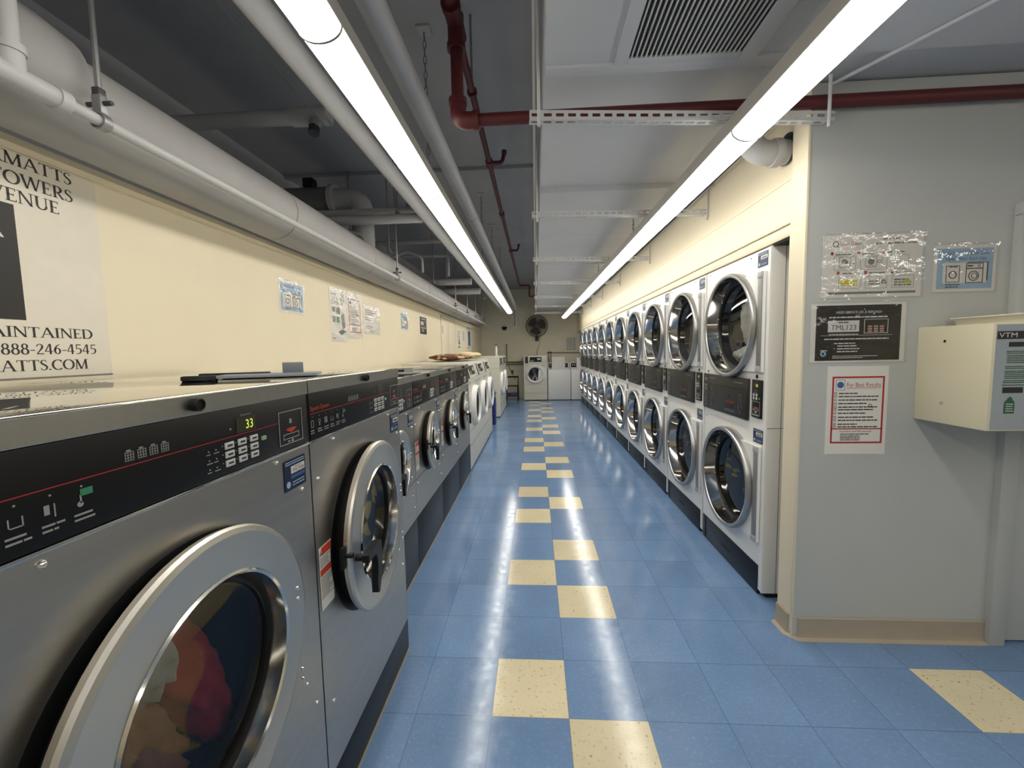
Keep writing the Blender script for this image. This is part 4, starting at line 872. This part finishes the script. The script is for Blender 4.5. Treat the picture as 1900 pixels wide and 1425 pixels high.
for x in (-.02, .05): MB().tube([(x, 0, .36), (x+.01, -.03, .2), (x+.03, -.02, -.15)], .009, 8).build('hose', M['pipe_grey'], o)
mb = MB()
for x in (-.02, .05): mb.box(x-.02, x+.02, -.03, .02, .30, .36, .005)
mb.build('valve', M['pipe_dark'], o)
o = thing('supply_bottle', 'white bottle standing on the far left washer', 'bottle', (-1.0, 10.45, 1.335)); MB().lathe([(0, .001), (0, .028), (.2, .028), (.24, .012), (.26, .012), (.26, .001)], 0, 0, 16, 'z').build('body', M['white'], o); MB().lathe([(.26, .016), (.29, .016), (.29, .001)], 0, 0, 12, 'z').build('cap', M['pipe_dark'], o)
o = thing('wall_vent', 'small round dark hole in the back wall, upper left', 'vent', (-.94, 12.6, 2.17), -PI/2); MB().lathe([(.0, .085), (.012, .085), (.012, .07), (.004, .06)], 0, 0, 20).build('rim', M['pipe_dark'], o); MB().cyl(.001, .005, .062, 0, 0, 20).build('opening', M['dark_in'], o)
o = thing('outlet', 'dark wall outlet low on the back wall left of the washer', 'outlet', (-.72, 12.6, .80), -PI/2); MB().box(0, .02, -.03, .03, -.06, .06, .004).build('plate', M['charcoal'], o)
# framed notice on the back wall
o = thing('framed_notice', 'small grey framed notice on the back wall near the dryers', 'notice', (.96, 12.6, 1.46), -PI/2)
MB().box(0, .012, 0, .25, 0, .35, .003).build('frame', M['grey_strip'], o); rect(MB(), .012, .02, .23, .02, .33).build('paper', M['ink_white'], o)
mb = MB(); lines(mb, .0128, .035, .215, .31, 14, .019, .008, 3); mb.build('lettering', M['ink_grey'], o)
# ================================================================== NOTICES
def notice(name, label, cat, loc, rz, w, h, paper='paper', film=None, group=None, rot=0):
    o = thing(name, label, cat, loc, rz, group); o.rotation_euler = (0, 0, rz)
    MB().box(0, .0012, 0, w, 0, h).build('paper', M[paper], o)
    if film:
        mb = MB(); nx, ny = 48, 40; vs = []
        for i in range(nx+1):
            for j in range(ny+1):
                y, z = -.008+(w+.016)*i/nx, -.008+(h+.016)*j/ny; p = Vector((y*9+loc[0]*3, z*16+y*7+loc[1], .3))
                vs.append((.007+.0042*noise.noise(p)+.0016*noise.noise(p*3.1), y, z))
        fs = [(i*(ny+1)+j, (i+1)*(ny+1)+j, (i+1)*(ny+1)+j+1, i*(ny+1)+j+1) for i in range(nx) for j in range(ny)]
        mb.add(vs, fs).build('plastic_sleeve', M[film], o, ang=180, flip=False)
    return o
def P_(o, name, m, fn):
    mb = MB(); fn(mb); return mb.build(name, M[m], o, ang=0)
GW = 1.985; X = .0013; X2 = .0020; X3 = .0027
# 1 machine instructions
o = notice('instruction_sheet', 'plastic covered washing instructions with red logo name and yellow marks on grey wall', 'notice', (1.319, GW, 1.656), -PI/2, .432, .281, film='film')
P_(o, 'lettering', 'ink_red', lambda m: (m.text('Speed Queen', X, .075, .165, .232, .249), [rect(m, X, y, y+.011, z, z+.014) for y, z in ((.035, .193), (.150, .193), (.262, .193), (.065, .105), (.185, .105), (.30, .105))]))
def f(m):
    ring(m, X, .055, .241, .014, .004); m.prism([(.056, .236), (.060, .236), (.072, .226), (.066, .226)], X, X+.0006)
    lines(m, X, .26, .36, .262, 1, .01, .006, 1); lines(m, X, .23, .41, .243, 1, .01, .006, 2)
    for y, z in ((.055, .197), (.17, .197), (.28, .203), (.09, .112), (.205, .112), (.32, .112)): lines(m, X, y, y+.075, z, 1, .01, .005, int(y*100))
    for y in (.05, .165, .28): frame(m, X, y, y+.095, .125, .187, .0012)
    for y in (.075, .19, .305): frame(m, X, y, y+.095, .04, .095, .0012)
    for y in (.072, .187): frame(m, X, y, y+.05, .14, .182, .0018); disc(m, X2, y+.025, .160, .014); rect(m, X, y, y+.05, .134, .136); ring(m, X, y+.06, .16, .008, .002)
    lines(m, X, .205, .25, .075, 2, .012, .006, 5); rect(m, X, .252, .254, .052, .09); lines(m, X, .26, .285, .078, 2, .01, .008, 6)
    lines(m, X, .315, .39, .08, 3, .012, .007, 7); rect(m, X, .03, .41, .016, .026)
P_(o, 'diagram', 'ink_grey', f)
P_(o, 'highlight', 'ink_yellow', lambda m: (rect(m, X, .082, .155, .055, .08), rect(m, X3, .355, .385, .060, .075)))
# 2 please leave door open
def leave_open(o, w, h, big=True):
    P_(o, 'blue_border', 'ink_lblue', lambda m: frame(m, X, .05*w, .95*w, .06*h, .92*h, .12*h))
    P_(o, 'sky_panel', 'ink_lblue', lambda m: rect(m, X2, .05*w, .95*w, .62*h, .92*h))
    P_(o, 'lettering', 'ink_navy', lambda m: (m.text('Please Leave Washer Door', X3, .10*w, .90*w, .78*h, .86*h), m.text('Open After Each Use', X3, .18*w, .84*w, .65*h, .735*h)))
    def f(m):
        frame(m, X2, .20*w, .42*w, .20*h, .56*h, .008*w); ring(m, X2, .31*w, .36*h, .065*w, .014*w); lines(m, X2, .20*w, .43*w, .16*h, 2, .05*h, .02*h, 2)
        lines(m, X2, .25*w, .38*w, .54*h, 1, .1, .02*h, 4)
        frame(m, X2, .52*w, .80*w, .18*h, .60*h, .010*w); rect(m, X2, .52*w, .80*w, .48*h, .50*h); ring(m, X2, .65*w, .33*h, .085*w, .012*w); ring(m, X2, .66*w, .33*h, .05*w, .010*w)
        rect(m, X2, .86*w, .875*w, .24*h, .62*h); rect(m, X2, .54*w, .86*w, .61*h, .625*h); rect(m, X2, .54*w, .63*w, .53*h, .56*h); ring(m, X2, .73*w, .545*h, .02*w, .006*w)
    P_(o, 'diagram', 'ink', f)
o = notice('door_notice', 'plastic covered blue notice with washer drawing on grey wall above the cream vending box', 'notice', (1.803, GW, 1.671), -PI/2, .262, .207, film='film'); leave_open(o, .262, .207)
# 3 need service or a refund
o = notice('service_notice', 'black service and refund notice reading TML123 on grey wall', 'notice', (1.279, GW, 1.360), -PI/2, .416, .271, film='film_flat')
P_(o, 'black_field', 'black', lambda m: rect(m, X, .022, .395, .008, .262))
def f(m):
    m.text('NEED SERVICE OR A REFUND?', X2, .11, .31, .224, .235); lines(m, X2, .08, .335, .210, 1, .01, .006, 2)
    lines(m, X2, .08, .21, .131, 1, .01, .004, 2); rect(m, X2, .045, .36, .123, .1245); lines(m, X2, .06, .345, .110, 1, .01, .005, 3)
    lines(m, X2, .105, .20, .090, 1, .01, .005, 4); lines(m, X2, .12, .22, .078, 3, .013, .005, 5); lines(m, X2, .10, .30, .03, 2, .008, .003, 6); lines(m, X2, .045, .075, .057, 1, .01, .004, 1)
    frame(m, X2, .235, .34, .132, .197, .002)
    rect(m, X2, .075, .213, .140, .192)
P_(o, 'lettering', 'ink_white', f)
P_(o, 'number', 'ink', lambda m: (m.text('TML123', X3, .088, .200, .149, .172), lines(m, X3, .12, .165, .186, 1, .01, .005, 1)))
P_(o, 'keypad', 'ink_pink', lambda m: [rect(m, X2, .252+i*.026, .270+i*.026, .137+j*.011, .145+j*.011) for i in range(3) for j in range(3)])
P_(o, 'emblem', 'ink_lblue', lambda m: ring(m, X2, .058, .040, .013, .007))
# 4 for best results
def best_results(o, w, h, txt=True):
    P_(o, 'red_border', 'ink_red', lambda m: (frame(m, X, .085*w, .94*w, .125*h, .885*h, .028*w), rect(m, X, .09*w, .93*w, .285*h, .297*h)))
    if txt: P_(o, 'heading', 'ink_red', lambda m: (m.text('For Best Results', X, .33*w, .88*w, .765*h, .815*h), rect(m, X, .33*w, .88*w, .752*h, .756*h)))
    def f(m):
        for k, z in enumerate((.70, .665, .625, .585, .545, .515, .475, .43, .395, .35, .32)):
            lines(m, X, .20*w, (.85 if k % 3 else .66)*w, z*h, 1, .01, .012*h, k)
            frame(m, X, .125*w, .165*w, z*h-.016*h, z*h+.008*h, .006*w)
        if txt: m.text('Installed and Maintained', X, .24*w, .76*w, .252*h, .272*h)
        lines(m, X, .25*w, .72*w, .235*h, 4, .022*h, .009*h, 3)
    P_(o, 'lettering', 'ink', f)
    P_(o, 'emblem', 'ink_blue', lambda m: (disc(m, X, .22*w, .79*h, .055*w), frame(m, X, .145*w, .295*w, .73*h, .85*h, .005*w)))
    P_(o, 'red_stamp', 'ink_red', lambda m: ring(m, X, .72*w, .555*h, .03*w, .012*w))
o = notice('results_notice', 'red bordered For Best Results notice on grey wall below the black one', 'notice', (1.362, GW, .925), -PI/2, .272, .416, film=None); best_results(o, .272, .416)
# vending box
o = thing('vending_box', 'cream wall mounted soap vending box at the right edge', 'vending machine', (1.752, GW, 1.093), -PI/2)
MB().box(0, .31, 0, .70, 0, .42, .004).build('case', M['cream_metal'], o)
MB().box(.31, .3115, .012, .69, .006, .414).build('front_label', M['bluegrey'], o)
x = .312
P_(o, 'black_band', 'ink', lambda m: (rect(m, x, .014, .50, .358, .388), rect(m, x, .058, .40, .328, .346), rect(m, x, .047, .12, .150, .172)))
P_(o, 'lettering', 'ink_white', lambda m: m.text('VTM', x+.0007, .020, .085, .364, .382))
P_(o, 'printed_text', 'ink_dgreen', lambda m: (lines(m, x, .052, .30, .312, 2, .007, .003, 1), lines(m, x, .055, .30, .296, 5, .0068, .003, 2), lines(m, x, .05, .30, .254, 2, .007, .003, 3), lines(m, x, .05, .30, .236, 5, .0068, .003, 4), lines(m, x, .046, .2, .199, 2, .0068, .003, 5), lines(m, x, .044, .2, .182, 1, .01, .003, 6)))
P_(o, 'soap_bottle_print', 'ink_dgreen', lambda m: (m.prism([(.056, .07), (.094, .07), (.094, .112), (.088, .122), (.062, .122), (.056, .112)], x, x+.0006), m.prism([(.066, .122), (.084, .122), (.086, .128), (.076, .136), (.066, .128)], x, x+.0006)))
P_(o, 'bottle_print_mark', 'ink_white', lambda m: lines(m, x+.0007, .062, .090, .108, 4, .009, .003, 2))
mb = MB()
for z in (.355, .09): mb.lathe([(0, .006), (.003, .005), (.005, .0005)], 0, 0, 10, 'y'); 
mb.v = []; mb.f = []
for z in (.355, .09): mb.cyl(-.004, .001, .006, 0, z, 12, 'y', cx=.13)
mb.each('side_screw', M['chrome'], o)
o = thing('white_tray', 'white lid resting on top of the cream vending box', 'lid', (1.955, 1.83, 1.514))
mb = MB(); mb.prism([(-.07, 0), (.42, 0), (.42, .042), (0, .042), (-.10, .036), (-.10, .031), (-.085, .028)], -.15, .12, ax='y'); mb.build('tray', M['white_warm'], o)
# left wall notices
def lw(name, label, y0, y1, z0, z1, film=None): return notice(name, label, 'notice', (LW, y0, z0), 0, y1-y0, z1-z0, film=film, group=None)
o = lw('door_notice', 'plastic covered blue notice on cream wall, nearest of the left wall papers', 2.60, 2.885, 1.732, 1.945, 'film'); leave_open(o, .285, .213)
o = lw('dispenser_notice', 'tall washer dispenser instruction sheet with green pictures on cream wall', 3.255, 3.545, 1.555, 1.985, 'film')
w, h = .29, .43
P_(o, 'lettering', 'ink', lambda m: (m.text('HOW TO USE', X, .09*w, .86*w, .87*h, .935*h), m.text('THE WASHER', X, .09*w, .92*w, .79*h, .855*h), m.text('DISPENSER', X, .09*w, .82*w, .71*h, .775*h), lines(m, X, .1*w, .25*w, .06*h, 1, .01, .005, 1)))
P_(o, 'diagram', 'ink_grey', lambda m: (rect(m, X, .12*w, .30*w, .56*h, .66*h), rect(m, X, .35*w, .58*w, .53*h, .66*h), rect(m, X, .12*w, .30*w, .36*h, .48*h), m.prism([(.62*w, .50*h), (.82*w, .56*h), (.9*w, .28*h), (.72*w, .24*h)], X, X+.0006), m.prism([(.42*w, .18*h), (.72*w, .24*h), (.92*w, .2*h), (.62*w, .12*h)], X2, X2+.0006)))
P_(o, 'green_picture', 'ink_green', lambda m: (rect(m, X, .36*w, .55*w, .36*h, .48*h), rect(m, X2+.0007, .55*w, .68*w, .155*h, .20*h)))
o = lw('results_notice', 'red bordered results notice on cream wall beside the dispenser sheet', 3.565, 3.85, 1.59, 1.99, 'film'); best_results(o, .285, .40, False)
o = lw('rules_notice', 'white plastic covered text notice right of the red bordered one on cream wall', 3.90, 4.30, 1.645, 1.915, 'film')
P_(o, 'lettering', 'ink_grey', lambda m: (lines(m, X, .04, .30, .235, 3, .02, .010, 1), lines(m, X, .04, .20, .16, 2, .02, .009, 2), lines(m, X, .04, .20, .075, 2, .018, .008, 3), lines(m, X, .14, .25, .025, 1, .02, .005, 4)))
o = lw('door_notice', 'small blue and white notice midway along the cream wall', 5.01, 5.29, 1.742, 1.962, 'film_flat'); leave_open(o, .28, .22)
o = lw('service_notice', 'black service notice on cream wall before the access doors', 5.84, 6.22, 1.712, 1.978)
P_(o, 'black_field', 'black', lambda m: rect(m, X, .012, .368, .008, .258))
P_(o, 'lettering', 'ink_white', lambda m: (lines(m, X2, .09, .31, .236, 1, .01, .012, 1), rect(m, X2, .06, .20, .14, .19), frame(m, X2, .23, .33, .13, .20, .003), lines(m, X2, .05, .35, .11, 2, .012, .006, 2), lines(m, X2, .1, .22, .08, 3, .015, .006, 5)))
P_(o, 'number', 'ink', lambda m: m.text('TML123', X3, .075, .188, .15, .175))
o = lw('tall_notice', 'tall white picture notice on the access doors of the cream wall', 8.68, 9.1, 1.50, 1.93)
P_(o, 'lettering', 'ink_grey', lambda m: (lines(m, X, .05, .36, .40, 6, .05, .022, 1), disc(m, X, .2, .16, .06), rect(m, X, .1, .28, .03, .08)))
o = lw('price_notice', 'narrow grey notice beside the tall picture notice', 9.30, 9.62, 1.68, 1.95)
P_(o, 'lettering', 'ink_grey', lambda m: lines(m, X, .04, .28, .24, 9, .025, .012, 1))
o = lw('blue_poster', 'pale poster with dark blue panel at the far end of the cream wall', 9.85, 10.62, 1.50, 2.09)
P_(o, 'blue_panel', 'ink_blue', lambda m: rect(m, X, .22, .56, .10, .46))
P_(o, 'lettering', 'ink_grey', lambda m: (lines(m, X, .06, .70, .56, 3, .03, .014, 1), lines(m, X, .06, .70, .07, 2, .03, .014, 2), rect(m, X2, .34, .44, .2, .36)))
# big sign
sg = thing('wall_sign', 'large white sign with serif capitals and black square above the nearest washer', 'sign', (LW, 0, 0))
MB().box(0, .002, .35, 1.507, 1.386, 2.111, .0005).build('board', M['paper_sign'], sg)
mb = MB(); s = lambda st, ya, yb, z0, h, t: serif_text(mb, st, .0022, ya, yb, z0, h, t)
s('AMATTS', 1.236, 1.428, 2.066, .039, 'MATTS'); s('TOWERS', 1.233, 1.427, 2.005, .041, 'OWERS'); s('AVENUE', 1.232, 1.381, 1.949, .041, 'ENUE')
s('MAINTAINED', 1.196, 1.449, 1.518, .034, 'INTAINED'); s('1-888-246-4545', 1.177, 1.456, 1.462, .035, '888-246-4545'); s('MATTS.COM', 1.173, 1.422, 1.408, .035, 'ATTS.COM')
mb.build('lettering', M['ink'], sg, ang=0)
rect(MB(), .0022, .885, 1.251, 1.573, 1.939).build('black_square', M['ink'], sg)
MB().prism([(1.21, 1.828), (1.2175, 1.828), (1.185, 1.885), (1.165, 1.885)], .0029, .0035).build('emblem', M['ink_white'], sg)
MB().box(0, .003, .35, 1.507, 1.382, 1.386).build('edge', M['ink_grey'], sg)
